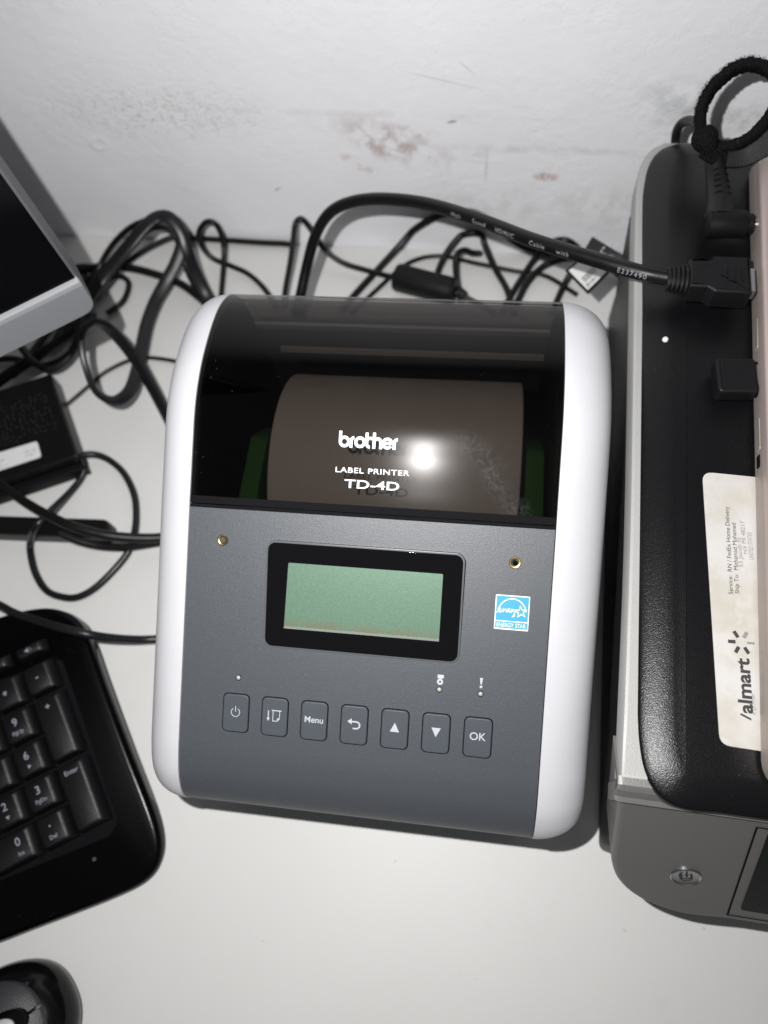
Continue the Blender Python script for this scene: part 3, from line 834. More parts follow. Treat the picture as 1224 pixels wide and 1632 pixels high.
def port(v0, v1, name, m, zc=0.0045, hh=0.0034):
    p0 = (U(1200, v0, lz0 + zc) - base).dot(ld_); p1 = (U(1200, v1, lz0 + zc) - base).dot(ld_)
    mb = MB(); slab(mb, rounded_poly([(p1, -hh / 2 + zc), (p0, -hh / 2 + zc), (p0, hh / 2 + zc), (p1, hh / 2 + zc)], hh * .3, 3), 0.0, 0.0003, 0.0001, lambda a, b, c: lw(-c, a, lz0 + b), 1)
    mb.build(name, m, lap, xf=li)


PORTM = mat('port_silver', (0.50, 0.46, 0.42), 0.35, metal=0.6)
port(510, 558, 'vent_slot', PORTM, 0.0048, 0.0045); port(578, 632, 'usb_port', GAP); port(667, 718, 'card_slot', PORTM, 0.0048, 0.004); port(725, 745, 'audio_jack', GAP, 0.0048, 0.003)


# ------------------------------------------------------------------ cables
def cable(name, label, pts, rad, m=RUBBER, cat='cable', flat=None, group=None, n=9, root=None, ref=None, seg=12):
    P = spline([U(*p) for p in pts], n)
    for p in P: p.y = min(p.y, WALL - (flat[0] if flat else rad) - 0.0004); p.z = max(p.z, (flat[1] if flat else rad) + 0.0002)
    mb = MB(); mb.tube(P, rad, seg, framesof(P, ref), flat)
    if root: return mb.build(name, m, root, xf=inv(root.location)), P
    return tag(mb.build(name, m), label, cat, group), P


def ctext_on(P, rad, s, at0, size, root, name='printed_text', m=None, phi0=0.0, flip=False, spacing=1.0, ref=None):
    L = [0.0]
    for a, b in zip(P, P[1:]): L.append(L[-1] + (b - a).length)
    fr_ = framesof(P, ref); v, f = text2(s, size, 0.0, 1.0, 'LEFT', spacing)
    i0 = min(range(len(P)), key=lambda i: (Vector(PJ(P[i])) - Vector(at0)).length)

    def fm(x, y):
        a = L[i0] + x; i = 0
        while i < len(L) - 2 and L[i + 1] < a: i += 1
        t = (a - L[i]) / (L[i + 1] - L[i]); c = P[i].lerp(P[i + 1], t); u = fr_[i][0].lerp(fr_[i + 1][0], t); w_ = fr_[i][1].lerp(fr_[i + 1][1], t)
        ph = phi0 + (y - size * .35) / rad
        return c + (w_ * math.cos(ph) - u * math.sin(ph)) * (rad + 0.00015)
    mb = MB(); mb.flat(v, f, fm); return mb.build(name, m or PRINTG, root, xf=inv(root.location))


LEGC = mat('cable_lettering', (0.26, 0.27, 0.29), 0.5)
# HDMI cable with its plug
hd = thing('hdmi_cable', 'thick black HDMI cable with white lettering arching behind the label printer', 'cable', U(480, 470, 0.0))
_, P = cable('cord', None, [(470, 500, .030), (478, 475, .040), (489, 425, .055), (503, 375, .072), (525, 340, .088), (560, 322, .098), (610, 317, .106), (680, 325, .114), (760, 349, .123), (850, 383, .132), (950, 414, .138), (1020, 434, .141), (1066, 443, .1415)], 0.0034, RUBBER, root=hd, n=12)
for s_, q in (('High', (722, 341)), ('Speed', (757, 352)), ('HDMI/C', (798, 367)), ('Cable', (848, 386)), ('with', (889, 399)), ('E237490', (990, 430))):
    ctext_on(P, 0.0034, s_, q, 0.0030, hd, m=LEGC, spacing=1.25, phi0=0.1)
pc0 = U(1084, 446, .1415); pdx = (U(1200, 452, .1415) - pc0).normalized(); pdy = Vector((-pdx.y, pdx.x, 0)); pdz = Vector((0, 0, 1))


def hw(x, y, z): return pc0 + pdx * x + pdy * y + pdz * z


hdi = inv(hd.location)
mb = MB()
prof = []
for k in range(5): prof += [(-0.0060 + k * 0.0018, 0.0044 + 0.0003 * k), (-0.0050 + k * 0.0018, 0.0044 + 0.0003 * k), (-0.0049 + k * 0.0018, 0.0035), (-0.0043 + k * 0.0018, 0.0035)]
rows = [[hw(x, r_ * 1.3 * math.cos(2 * math.pi * k / 20), r_ * math.sin(2 * math.pi * k / 20)) for k in range(20)] for x, r_ in prof]
mb.grid(rows, cu=True, cap0=True, cap1=True); mb.build('strain_relief', RUBBERF, hd, xf=hdi)
po = [(0.0025, -0.0076), (0.0100, -0.0076), (0.0128, -0.0098), (0.0278, -0.0098), (0.0278, 0.0098), (0.0128, 0.0098), (0.0100, 0.0076), (0.0025, 0.0076)]
mb = MB(); slab(mb, rounded_poly(po, 0.0009, 3), -0.0055, 0.0055, 0.0013, hw, 3, 0.001); pl = mb.build('connector', BLACKM, hd, xf=hdi)
for k in range(3):
    mb = MB(); slab(mb, rrect(0.0008, 0.0082, 0.0003, 3, 0.0185 + 0.0028 * k, 0), 0.0052, 0.0060, 0.0003, hw, 2); mb.build('grip_ridge', BLACKM, pl, xf=hdi)
mb = MB(); slab(mb, rrect(0.004, 0.013, 0.0006, 2, 0.0285, 0), -0.0022, 0.0022, 0.0004, hw, 2); mb.build('plug_tip', STEEL, hd, xf=hdi)

# power plug, cable and strap
pw = thing('power_cable', 'black angled power plug and lead plugged into the rose gold laptop', 'cable', U(1140, 360, ZT))
pwi = inv(pw.location)
e0 = U(1125, 358, .1400); e1 = U(1199, 357, .1400)
mb = MB(); bx_ = [e0.lerp(e1, t) for t in (0, .03, .2, .8, .84, .86, .97, 1.0)]; rr_ = [.0048, .0058, .0060, .0060, .0056, .0045, .0045, .004]
fr_ = framesof(bx_); mb.grid([[p + u * (r_ * math.cos(2 * math.pi * k / 24)) + v_ * (r_ * math.sin(2 * math.pi * k / 24)) for k in range(24)] for p, (u, v_), r_ in zip(bx_, fr_, rr_)], cu=True, cap0=True, cap1=True)
mb.build('plug_barrel', BLACKM, pw, xf=pwi)
mb = MB(); b2 = [e1, e1 + (e1 - e0).normalized() * 0.004]; mb.tube(b2, 0.0026, 16); mb.build('plug_tip', STEEL, pw, xf=pwi)
P = spline([U(1145, 352, .1400), U(1146, 325, .1405), U(1143, 290, .142), U(1138, 255, .146), U(1132, 225, .150)], 10)
fl = framesof(P); mb = MB(); mb.tube(P, lambda t: 0.0064 - 0.0027 * min(1, t * 1.15), 16, fl); sr = mb.build('strain_relief', RUBBERF, pw, xf=pwi)
mbs = MB()
for k in range(8):
    i = 12 + int(k * 3.2)
    if i + 1 >= len(P): break
    t = i / (len(P) - 1); rad = 0.0064 - 0.0027 * min(1, t * 1.15)
    c = P[i]; u, v_ = fl[i]; tg_ = (P[i + 1] - P[i]).normalized()
    for sg in (-0.45, 0.62):
        mb = MB(); rows = []
        for j in range(7):
            a = sg + (j / 6 - .5) * 0.62; hh = 0.00055 * math.sin(math.pi * (0.12 + 0.76 * j / 6))
            n_ = v_ * math.cos(a) + u * math.sin(a); rows.append([c + n_ * (rad + 0.0002) + tg_ * hh, c + n_ * (rad + 0.0002) - tg_ * hh])
        mb.grid(rows); mb.build('relief_slot', GAP, sr, xf=pwi)
_, P = cable('cord', None, [(1136, 245, .147), (1130, 226, .150), (1122, 208, .148), (1110, 196, .141), (1096, 192, .135), (1083, 200, .129), (1077, 217, .122), (1077, 240, .114), (1080, 280, .09)], 0.0023, RUBBER, root=pw)
# strap: loop of hook-and-loop tape round the cable, standing on edge behind the laptop
rc = U(1175, 168, .163); ax_n = (C0 - rc).normalized()
ax_n = (ax_n + Vector((-0.15, 0.05, 0.20))).normalized()
e1_ = Vector((1, 0, 0)); e1_ = (e1_ - ax_n * e1_.dot(ax_n)).normalized(); e2_ = ax_n.cross(e1_)
vs = MB(); rows = []
NS = 120
for k in range(NS):
    a = 2 * math.pi * k / NS
    ra = rb = 0.0158 * (1 + 0.085 * math.cos(2 * (a - 0.95)) + 0.018 * math.sin(3 * a + 1) + 0.012 * math.sin(5 * a))
    c = rc + e1_ * (ra * math.cos(a)) + e2_ * (rb * math.sin(a)); nrm = (e1_ * math.cos(a) / ra + e2_ * math.sin(a) / rb).normalized()
    wj = 0.0062; tj = 0.0024
    row = []
    for m_ in range(14):
        b = 2 * math.pi * m_ / 14; jit = random.uniform(-1, 1) * 0.00035
        x = (tj + jit) * math.copysign(abs(math.cos(b)) ** .6, math.cos(b)); y = (wj + jit) * math.copysign(abs(math.sin(b)) ** .6, math.sin(b))
        row.append(c + nrm * x - ax_n * (y + wj * 0.5))
    rows.append(row)
vs.grid(rows, cu=True, cv=True)
strap = thing('cable_strap', 'fuzzy black hook and loop strap forming a ring on the power lead', 'cable strap', U(1172, 240, ZT))
vs.build('strap_loop', VELC, strap, 80, xf=inv(strap.location))
# fuzz: short fibres standing out of the loop face
fz = MB()
for k in range(2600):
    a = random.uniform(0, 2 * math.pi); ra = rb = 0.0158 * (1 + 0.085 * math.cos(2 * (a - 0.95)) + 0.018 * math.sin(3 * a + 1) + 0.012 * math.sin(5 * a))
    nrm = (e1_ * math.cos(a) / ra + e2_ * math.sin(a) / rb).normalized(); tt = nrm.cross(ax_n)
    c = rc + e1_ * (ra * math.cos(a)) + e2_ * (rb * math.sin(a)) + nrm * 0.0021 - ax_n * random.uniform(-0.0032, 0.0092)
    if random.random() < .35: c = c - nrm * random.uniform(0, 0.0042) + ax_n * 0.0
    d = (nrm + ax_n * random.uniform(-.5, .9) + tt * random.uniform(-1, 1)).normalized(); L = random.uniform(0.0006, 0.0016)
    s_ = d.cross(ax_n).normalized() * 0.00008
    fz.face([c - s_, c + s_, c + d * L + tt * random.uniform(-.0004, .0004)])
tag(fz.build('fuzz', VELC, strap, xf=inv(strap.location)), kind='stuff')
# band going down to the right below the ring and the wrap round the cable
si = inv(strap.location)
bp = spline([U(1122, 232, .154), U(1150, 246, .149), U(1185, 246, .147), U(1224, 226, .152), U(1262, 196, .158)], 8)
mb = MB(); mb.tube(bp, 0.004, 16, framesof(bp, Vector((0.1, -0.5, 0.8))), (0.0055, 0.0012)); bd = mb.build('strap_tail', VELC, strap, xf=si)
fr_ = framesof(bp, Vector((0.1, -0.5, 0.8))); n_r = 0
mbr = MB()
for i in range(10, len(bp) - 1):
    for q in (0.0, 0.33, 0.66):
        c = bp[i].lerp(bp[i + 1], q); u, v_ = fr_[i]; t_v = (bp[i + 1] - bp[i]).normalized()
        a0 = c + v_ * 0.0013 - u * 0.0050; a1 = c + v_ * 0.0013 + u * 0.0050
        mbr.face([a0 - t_v * .00012, a0 + t_v * .00012, a1 + t_v * .00012, a1 - t_v * .00012])
tag(mbr.build('weave_rib', mat('weave_grey', (0.035, 0.035, 0.037), 0.7), strap, xf=si), kind='stuff')
wp = [U(1118, 205, .158), U(1123, 220, .155), U(1132, 238, .151)]
mb = MB(); mb.tube(spline(wp, 8), lambda t: 0.0030 + 0.0028 * math.sin(0.25 + t * 2.65), 24); mb.build('strap_wrap', VELC, strap, xf=si)

# ferrite cable
fe = thing('ferrite_cable', 'black cable carrying a ferrite lump behind the label printer', 'cable', U(640, 470, 0))
fi = inv(fe.location)
_, P = cable('cord', None, [(452, 490, .012), (455, 460, .016), (463, 415, .022), (468, 375, .030), (471, 356, .034), (480, 349, .036), (493, 362, .030), (515, 395, .018), (545, 418, .010), (585, 431, .0075), (635, 444, .009), (680, 455, .010), (725, 466, .009), (750, 478, .006), (790, 500, .004)], 0.0020, RUBBER, root=fe)
f0 = U(630, 441, .011); f1 = U(726, 466, .011)
fx = [f0.lerp(f1, t) for t in (0, .012, .05, .93, .94, .955, .965, .99, 1)]; fr2 = [.0060, .0086, .0094, .0094, .0088, .0088, .0094, .0088, .0060]
ff_ = framesof(fx); mb = MB(); mb.grid([[p + u * (r_ * math.cos(2 * math.pi * k / 28)) + v_ * (r_ * math.sin(2 * math.pi * k / 28)) for k in range(28)] for p, (u, v_), r_ in zip(fx, ff_, fr2)], cu=True, cap0=True, cap1=True)
fb = mb.build('ferrite', BLACKM, fe, xf=fi)
for u_, v_ in ((652, 436), (704, 450)):
    c = U(u_, v_, .0193); mb = MB(); lathe(mb, [(0.0007, 0), (0.0007, 0.0004), (0.0001, 0.0005)], lambda a, b, c_: c + Vector((a, b - 0.0005, c_ - 0.0012)), 12); mb.build('moulding_hole', GAP, fb, xf=fi)
mb = MB(); b2 = [U(730, 466, .010), U(736, 468, .0098), U(742, 471, .0095)]; mb.tube(b2, lambda t: .0045 - .002 * t, 16); mb.build('strain_relief', RUBBERF, fe, xf=fi)

GC = 'black cables tangled on the desk'
cable('cable', 'thin black cable slanting up to the wall left of the ferrite lump', [(545, 495, .004), (565, 470, .004), (600, 432, .006), (640, 388, .014), (672, 352, .026), (697, 338, .034), (725, 331, .038), (755, 330, .038), (785, 345, .030), (810, 365, .018), (830, 385, .010), (850, 395, .006), (880, 398, .004), (960, 402, .003)], 0.0024, group=GC)
cable('cable', 'thin black cable rising just behind the ferrite lump and bending right', [(690, 470, .004), (699, 430, .006), (715, 398, .012), (738, 372, .018), (757, 363, .020), (768, 370, .018), (773, 392, .012), (790, 430, .005), (808, 462, .004), (818, 500, .003)], 0.0022, group=GC)
cable('cable', 'short black cable end hooking over just right of the ferrite lump', [(735, 480, .006), (729, 452, .008), (726, 424, .012), (729, 405, .016), (740, 399, .016), (752, 403, .012), (765, 404, .005)], 0.0022, group=GC)
cable('cable', 'thin black cable rising towards the barcode tag and looping over', [(800, 500, .003), (812, 475, .004), (830, 445, .006), (850, 415, .010), (868, 393, .016), (885, 384, .022), (903, 383, .024), (918, 393, .020), (926, 410, .014), (935, 440, .006)], 0.0021, group=GC)
cable('cable', 'thin black cable bowing right beneath the HDMI cable towards the tag', [(818, 500, .003), (826, 478, .004), (842, 448, .005), (865, 425, .007), (890, 415, .010), (915, 411, .014), (940, 412, .016), (965, 420, .012), (990, 440, .005)], 0.0023, group=GC)
cable('cable', 'thin black cable dropping from the barcode tag behind the label printer', [(880, 500, .003), (889, 476, .004), (900, 452, .007), (912, 432, .012), (928, 415, .018)], 0.0021, group=GC)

# left bundle ------------------------------------------------------------
FL = (0.0036, 0.0019)
GL = 'cables in the heap beside the monitor'
cable('flat_cable', 'wide flat black cable arching highest in the heap against the wall', [(118, 510, .03), (140, 478, .035), (165, 440, .04), (205, 392, .05), (232, 360, .055), (252, 346, .056), (272, 348, .055), (290, 372, .048), (300, 405, .038), (312, 435, .025), (330, 470, .012), (352, 505, .005)], 0.002, RUBBERG, flat=(0.0041, 0.0022), group=GC)
cable('cable', 'slim black cable forming the outer edge of the arch by the wall', [(140, 470, .010), (156, 430, .012), (178, 392, .022), (206, 364, .034), (235, 351, .042), (258, 349, .045), (280, 362, .042), (294, 385, .036)], 0.0021, group=GC)
cable('flat_cable', 'flat black cable dropping from the arch into a big open loop by the label printer', [(283, 360, .040), (291, 385, .032), (280, 420, .024), (264, 450, .018), (247, 482, .014), (234, 517, .012), (226, 555, .012), (219, 590, .014), (208, 622, .020), (190, 638, .028), (170, 636, .036), (150, 620, .045), (138, 590, .055), (131, 560, .062), (132, 532, .066), (145, 516, .066), (162, 516, .063), (185, 535, .052), (212, 568, .038), (238, 610, .026), (262, 655, .016), (285, 700, .010)], 0.002, RUBBERG, flat=(0.0045, 0.0020), group=GC)
cable('cable', 'thick black cable bowing flat across the desk inside the heap', [(95, 445, .008), (131, 431, .008), (165, 425, .008), (206, 427, .007), (247, 437, .006), (285, 451, .005), (315, 472, .005), (345, 500, .005), (370, 530, .005)], 0.0030, group=GC)
cable('cable', 'thin black cable lying in the corner of desk and wall', [(150, 470, .004), (185, 432, .008), (213, 410, .010), (245, 391, .008), (280, 377, .006), (320, 374, .005), (370, 378, .004), (420, 384, .003), (465, 390, .003)], 0.0021, group=GC)
cable('cable', 'thin black cable twisted into a small upright loop by the wall', [(440, 490, .003), (422, 461, .004), (396, 437, .004), (366, 423, .006), (338, 411, .010), (321, 391, .018), (317, 371, .026), (327, 355, .032), (341, 355, .032), (352, 372, .024), (357, 400, .014), (355, 440, .006), (352, 480, .003), (352, 510, .003)], 0.0020, group=GC)
cable('cable', 'hair thin black cable running from the adapter behind the label printer', [(90, 655, .003), (103, 648, .002), (144, 613, .002), (168, 593, .002), (205, 575, .002), (237, 570, .002), (285, 577, .002), (320, 590, .002)], 0.0014, group=GC)
cable('cable', 'black cable sagging in a loop just under the monitor corner', [(10, 520, .03), (35, 555, .026), (55, 578, .022), (82, 588, .020), (106, 573, .022), (122, 545, .026), (130, 510, .03)], 0.0028, RUBBERG, group=GC)
cable('cable', 'thick black cable hugging the underside of the monitor edge', [(-30, 630, .012), (0, 606, .014), (40, 580, .016), (80, 555, .017), (118, 527, .018), (140, 500, .018)], 0.0039, group=GC)
cable('cable', 'black cable from the heap passing behind the monitor corner', [(80, 560, .006), (115, 500, .006), (140, 465, .006), (150, 430, .006), (120, 428, .006), (80, 440, .006)], 0.0030, group=GC)
cable('cable', 'black cable crossing beneath the monitor towards the adapter', [(20, 600, .008), (45, 570, .006), (75, 530, .005), (110, 480, .004), (140, 440, .004)], 0.0025, group=GC)

cable('cable', 'black cable doubling back inside the arch close to the wall', [(150, 480, .012), (172, 440, .016), (200, 402, .024), (228, 372, .032), (252, 362, .036), (272, 368, .034), (288, 395, .026), (298, 430, .016), (318, 470, .008), (340, 505, .004)], 0.0022, group=GC)
cable('cable', 'black cable tucked low along the monitor side of the heap', [(100, 540, .008), (130, 500, .008), (152, 468, .008), (170, 448, .008), (190, 440, .007), (205, 452, .005), (196, 480, .004), (170, 500, .004)], 0.0021, group=GC)
cable('cable', 'black cable lying under the monitor edge just above the adapter', [(-20, 575, .005), (20, 572, .005), (60, 582, .005), (90, 578, .006), (118, 556, .007), (136, 528, .008), (150, 500, .008)], 0.0024, group=GC)
cable('cable', 'thin black cable crossing flat behind the ferrite lump to the tag', [(560, 500, .003), (600, 462, .003), (650, 420, .003), (700, 408, .003), (760, 420, .003), (820, 432, .003), (870, 440, .003), (920, 470, .003)], 0.0016, group=GC)
# lower left
cable('cable', 'black adapter lead making a wide round loop on the desk', [(118, 733, .012), (134, 725, .009), (154, 725, .006), (175, 734, .004), (197, 754, .003), (213, 786, .003), (217, 818, .003), (214, 850, .005), (204, 880, .003), (180, 910, .003), (150, 938, .003), (122, 952, .003), (97, 951, .003), (74, 941, .003), (58, 917, .003), (50, 890, .003), (48, 866, .004), (54, 844, .018), (66, 829, .020), (84, 811, .016), (110, 786, .006), (128, 764, .004), (135, 745, .006), (131, 730, .010)], 0.0022, RUBBERG, group=GC)
cable('power_cable', 'thick black power cord sweeping past the stand foot to the label printer', [(-40, 730, .012), (0, 769, .016), (25, 790, .020), (61, 813, .024), (110, 837, .026), (159, 851, .022), (208, 857, .016), (255, 857, .010), (300, 850, .006)], 0.0030, RUBBER, group=GC)
cable('power_cable', 'second power cord lying tight under the sweeping one beside the stand foot', [(95, 850, .016), (125, 862, .012), (159, 870, .008), (200, 872, .006), (255, 864, .005), (300, 855, .004)], 0.0025, RUBBER, group=GC)
cable('power_cable', 'thick black cord lying across the top corner of the keyboard', [(-40, 945, .018), (0, 965, .024), (25, 978, .028), (61, 990, .031), (98, 1001, .032), (135, 1010, .030), (172, 1016, .022), (208, 1019, .014), (241, 1019, .008), (290, 1015, .004)], 0.0024, RUBBERG, ref=Vector((0, 0, 1)), group=GC)

# barcode tag
TG = thing('barcode_tag', 'folded black and white barcode tag sticking out from behind the HDMI cable', 'tag', U(935, 440, .03))
ti = inv(TG.location)


def quad(mb, c, z, th):
    P = [U(u, v, zz) for (u, v), zz in zip(c, z)]; n_ = (P[1] - P[0]).cross(P[2] - P[0]).normalized() * th
    mb.prism([[p - n_ for p in P], [p + n_ for p in P]])
    return P, (n_ if n_.z > 0 else -n_)


mb = MB(); qa = [(901, 432), (937, 469), (972, 434), (934, 404)]; za = [.060, .062, .064, .062]; P, n_ = quad(mb, qa, za, 0.0003); mb.build('tag_flap', BLACKM, TG, xf=ti)
cc = sum(P, Vector()) / 4; nn = n_.normalized()
mb = MB(); mb.face([cc + (p - cc) * 0.84 + nn * 0.0006 for p in P]); fl_ = mb.build('tag_label', LABELW, TG, xf=ti)
ex_ = (P[2] - P[1]).normalized(); ey_ = (P[0] - P[1]).normalized()
mb = MB(); x_ = 0.0
for k in range(9):
    wv = random.choice((0.0004, 0.0007, 0.0010)); a = P[1] + ex_ * (0.0035 + x_) + ey_ * 0.0065 + nn * 0.0008
    mb.face([a, a + ex_ * wv, a + ex_ * wv + ey_ * 0.0042, a + ey_ * 0.0042]); x_ += wv + random.choice((0.0004, 0.0007))
mb.build('barcode', INKF, fl_, xf=ti)
v, f = text2('BN81', 0.0036); mb = MB(); mb.flat(v, f, lambda a, b: P[1] + ex_ * (0.0025 + a) + ey_ * (0.0028 + b) + nn * 0.0008); mb.build('printed_text', INK, fl_, xf=ti)
mb = MB(); qb = [(932, 397), (990, 414), (994, 407), (944, 377)]; P2, n2 = quad(mb, qb, [.066, .066, .068, .070], 0.0003); fb_ = mb.build('tag_flap', BLACKM, TG, xf=ti)
ex2 = (P2[3] - P2[0]).normalized(); ey2 = (P2[0] - P2[1]).normalized(); nn2 = n2.normalized()
for s_, k, sz in (('SN', 0.0060, 0.0050), ('Z2M', 0.0015, 0.0032)):
    v, f = text2(s_, sz, 0.01); mb = MB(); mb.flat(v, f, lambda a, b: P2[1] + ex2 * (0.0006 + a) + ey2 * (0.004 + k + b * .9) + nn2 * 0.0007); mb.build('printed_text', PRINTG, fb_, xf=ti)

# ------------------------------------------------------------------ monitor at the left
mz = 0.142
mc = U(158, 492, mz); ml = U(0, 571, mz)
md = (ml - mc); md.z = 0; md.normalize(); mbk = Vector((md.y, -md.x, 0)); mbk = mbk if mbk.y > 0 else -mbk


def zat(u, v, p):           # height at which the vertical line through p crosses image row v
    a, b = p.z, p.z + 0.3
    for _ in range(40):
        m_ = (a + b) / 2
        if PJ((p.x, p.y, m_))[1] > v: a = m_
        else: b = m_
    return a


zc = zat(131, 453, mc)
mo = thing('monitor', 'silver edged computer monitor with dark screen at left', 'monitor', Vector((mc.x, mc.y, 0)) + md * 0.26 + mbk * 0.09)
mi = inv(mo.location)


def mw(x, y, z): p = mc + md * x + mbk * y; return Vector((p.x, p.y, z))


MT = 0.024
mb = MB(); slab(mb, rounded_poly([(0.0, mz), (0.54, mz), (0.54, zc), (0.0, zc)], [0.008, 0.004, 0, 0], 6), 0, 0.012, 0.0008, lambda x, y, z: mw(x, 0.012 - z, y), 2); mb.build('chin_bezel', MONS, mo, xf=mi)
mb = MB(); slab(mb, [(0.0004, zc), (0.54, zc), (0.54, zc + 0.0016), (0.0004, zc + 0.0016)], 0, 0.0112, 0.0006, lambda x, y, z: mw(x, 0.012 - z, y), 2); mb.build('bezel_edge', mat('bevel_glint', (0.45, 0.46, 0.48), 0.3, metal=0.3), mo, xf=mi)  # lighter colour paints in the light caught along the bevel
mb = MB(); slab(mb, rounded_poly([(-0.0002, mz + 0.003), (0.54, mz + 0.003), (0.54, zc + 0.32), (-0.0002, zc + 0.32)], 0.003, 3), 0, MT, 0.0008, lambda x, y, z: mw(x, 0.004 + MT - z, y), 2); mb.build('housing', MOND, mo, xf=mi)
mb = MB(); slab(mb, [(0.0012, zc + 0.002), (0.537, zc + 0.002), (0.537, zc + 0.317), (0.0012, zc + 0.317)], 0, 0.003, 0.0002, lambda x, y, z: mw(x, 0.0060 - z, y), 1); mb.build('screen', mat('screen_black', (0.002, 0.002, 0.0025), 0.12, 0.12), mo, xf=mi)
# stand: neck behind the panel, long foot on the desk
fa = U(0, 836, .012); fbn = U(172, 842, .012); fd = (fa - fbn); fd.z = 0; fd.normalize(); fn = Vector((fd.y, -fd.x, 0))
fo = rounded_poly([(0, -0.0062), (0.26, -0.0062), (0.26, 0.0062), (0, 0.0062)], [0.0055, 0, 0, 0.0055], 5)
mb = MB(); slab(mb, fo, 0.0, 0.012, 0.0014, lambda x, y, z: Vector((fbn.x, fbn.y, 0)) + fd * x + fn * y + Vector((0, 0, z)), 3); mb.build('stand_foot', BLACK, mo, xf=mi)
ftip = Vector((fbn.x, fbn.y, 0)) + fd * 0.25
nk = mw(0.27, 0.04, 0)
mb = MB(); mb.tube(spline([ftip + Vector((0, 0, .008)), ftip.lerp(nk, .6) + Vector((0, 0, .012)), nk + Vector((0, 0, .03)), nk + Vector((0, 0, .15)), nk + Vector((0, 0, .30))], 6), 0.009, 14); mb.build('stand_neck', BLACK, mo, xf=mi)

# ------------------------------------------------------------------ adapter box with vented top
bz = 0.016
r0, r1 = U(80, 594, bz), U(124, 726, bz)
f2_ = U(0, 768, bz); fdir = (f2_ - r1).normalized(); fdir.z = 0
ad = thing('power_adapter', 'black vented adapter box with white rating label under the monitor', 'adapter', Vector((r1.x, r1.y, 0)))
adi = inv(ad.location)
edir = (r0 - r1); edir.z = 0; EL = edir.length; edir.normalize()


def aw(x, y, z): p = r1 + fdir * x + edir * y; return Vector((p.x, p.y, z))


ao = [aw(0, 0, 0), aw(0, EL, 0), aw(0.13, EL, 0), aw(0.13, 0, 0)]
ao = rounded_poly([(p.x, p.y) for p in ao], 0.002, 3)
mb = MB(); slab(mb, ao, 0.001, bz, 0.0014, None, 3, 0.001); bd_ = mb.build('housing', BLACK, ad, xf=adi)
DOT = mat('vent_bump_glint', (0.10, 0.10, 0.105), 0.3)  # raised vent bumps, their glints put into a lighter colour
mb = MB()
for i in range(18):
    for j in range(10):
        x = 0.008 + i * 0.0034; y = 0.0265 + j * 0.0032 + (0.0012 if i % 2 else 0)
        x += random.uniform(-.0008, .0008); y += random.uniform(-.0008, .0008)
        if y > EL - 0.004 or random.random() < .25: continue
        c = aw(x, y, bz); mb.face([c + Vector((0.0005, 0, 0.0001)), c + Vector((0, 0.0005, 0.0003)), c + Vector((-0.0005, 0, 0.0001))]); mb.face([c + Vector((-0.0005, 0, 0.0001)), c + Vector((0, -0.0004, 0.0004)), c + Vector((0.0005, 0, 0.0001))])
tag(mb.build('vent_pattern', DOT, ad, xf=adi), kind='stuff')
PL = [U(66, 728, bz + .0004), U(59, 703, bz + .0004), U(-50, 736, bz + .0004), U(-44, 764, bz + .0004)]
PL2 = rounded_poly([(p.x, p.y) for p in PL], 0.002, 4)
mb = MB(); slab(mb, PL2, bz + .0001, bz + .0005, 0.00005, None, 1); rl = mb.build('rating_label', LABELW, ad, xf=adi)
o_, ex3 = PL[3], (PL[0] - PL[3]).normalized(); ey3 = (PL[1] - PL[0]).normalized()
for k, (s_, x0_, y0_, sz) in enumerate((('INPUT: 100-240V 50/60Hz', .002, .0062, .0019), ('OUTPUT: 12V 3.0A', .004, .0038, .0019), ('CAUTION: indoor use', .008, .0015, .0017), ('LPS  CE', .0365, .0060, .0022), ('E 3125', .0365, .0033, .0018))):
    v, f = text2(s_, sz); mb = MB(); mb.flat(v, f, lambda a, b: o_ + ex3 * (x0_ + a) + ey3 * (y0_ + b) + Vector((0, 0, .0004))); mb.build('printed_text', INKF, rl, xf=adi)
mb = MB(); slab(mb, [tuple(aw(0.0, -0.006, 0).xy), tuple(aw(0.0, 0, 0).xy), tuple(aw(0.1, 0, 0).xy), tuple(aw(0.1, -0.006, 0).xy)], 0.0005, 0.0085, 0.001, None, 2); mb.build('lower_rim', BLACKM, ad, xf=adi)

# ------------------------------------------------------------------ keyboard
KT, KI = 0.597, 0.1351
KS = 0.964
kex = Vector((math.cos(KT), math.sin(KT), 0)); key_ = Vector((-math.sin(KT) * math.cos(KI), math.cos(KT) * math.cos(KI), math.sin(KI))); kn = kex.cross(key_)
ko = U(*PJ((-0.2338, -0.0043, 0.0099)), 0.0245)
kb = thing('keyboard', 'black computer keyboard with number pad, partly in view at left', 'keyboard', Vector((ko.x, ko.y, 0)))
kbi = inv(kb.location)


def kw(x, y, z=0.0): return ko + (kex * x + key_ * y) * (KS * 0.001) + kn * z


kout = [(-400, 92), (-60, 90), (-20, 88), (8, 84), (26, 79.5), (38, 73), (46, 63), (49, 50), (48.6, 20), (48.4, -20), (48.7, -55), (47.5, -70), (44, -79), (38, -84.5), (28, -87), (10, -86), (-11, -83.5), (-44, -79.5), (-120, -72), (-400, -60)]
ks = [(p.x, p.y) for p in spline([Vector((a, b, 0)) for a, b in kout], 4)]
ks = list(reversed(ks))
mb = MB()
rings = []
for ins, z in ((2.0, -0.0185), (0.0, -0.0165), (0.0, -0.0095), (0.5, -0.0078), (1.6, -0.0066), (3.2, -0.0060)):
    rings.append([kw(x, y, z) for x, y in inset(ks, ins)])
for r_ in rings[:2]:
    for p in r_: p.z = max(p.z, 0.0008 + 0.0004 * (r_ is rings[1]))
mb.prism(rings); mb.build('body', KBODY, kb, 60, xf=kbi)
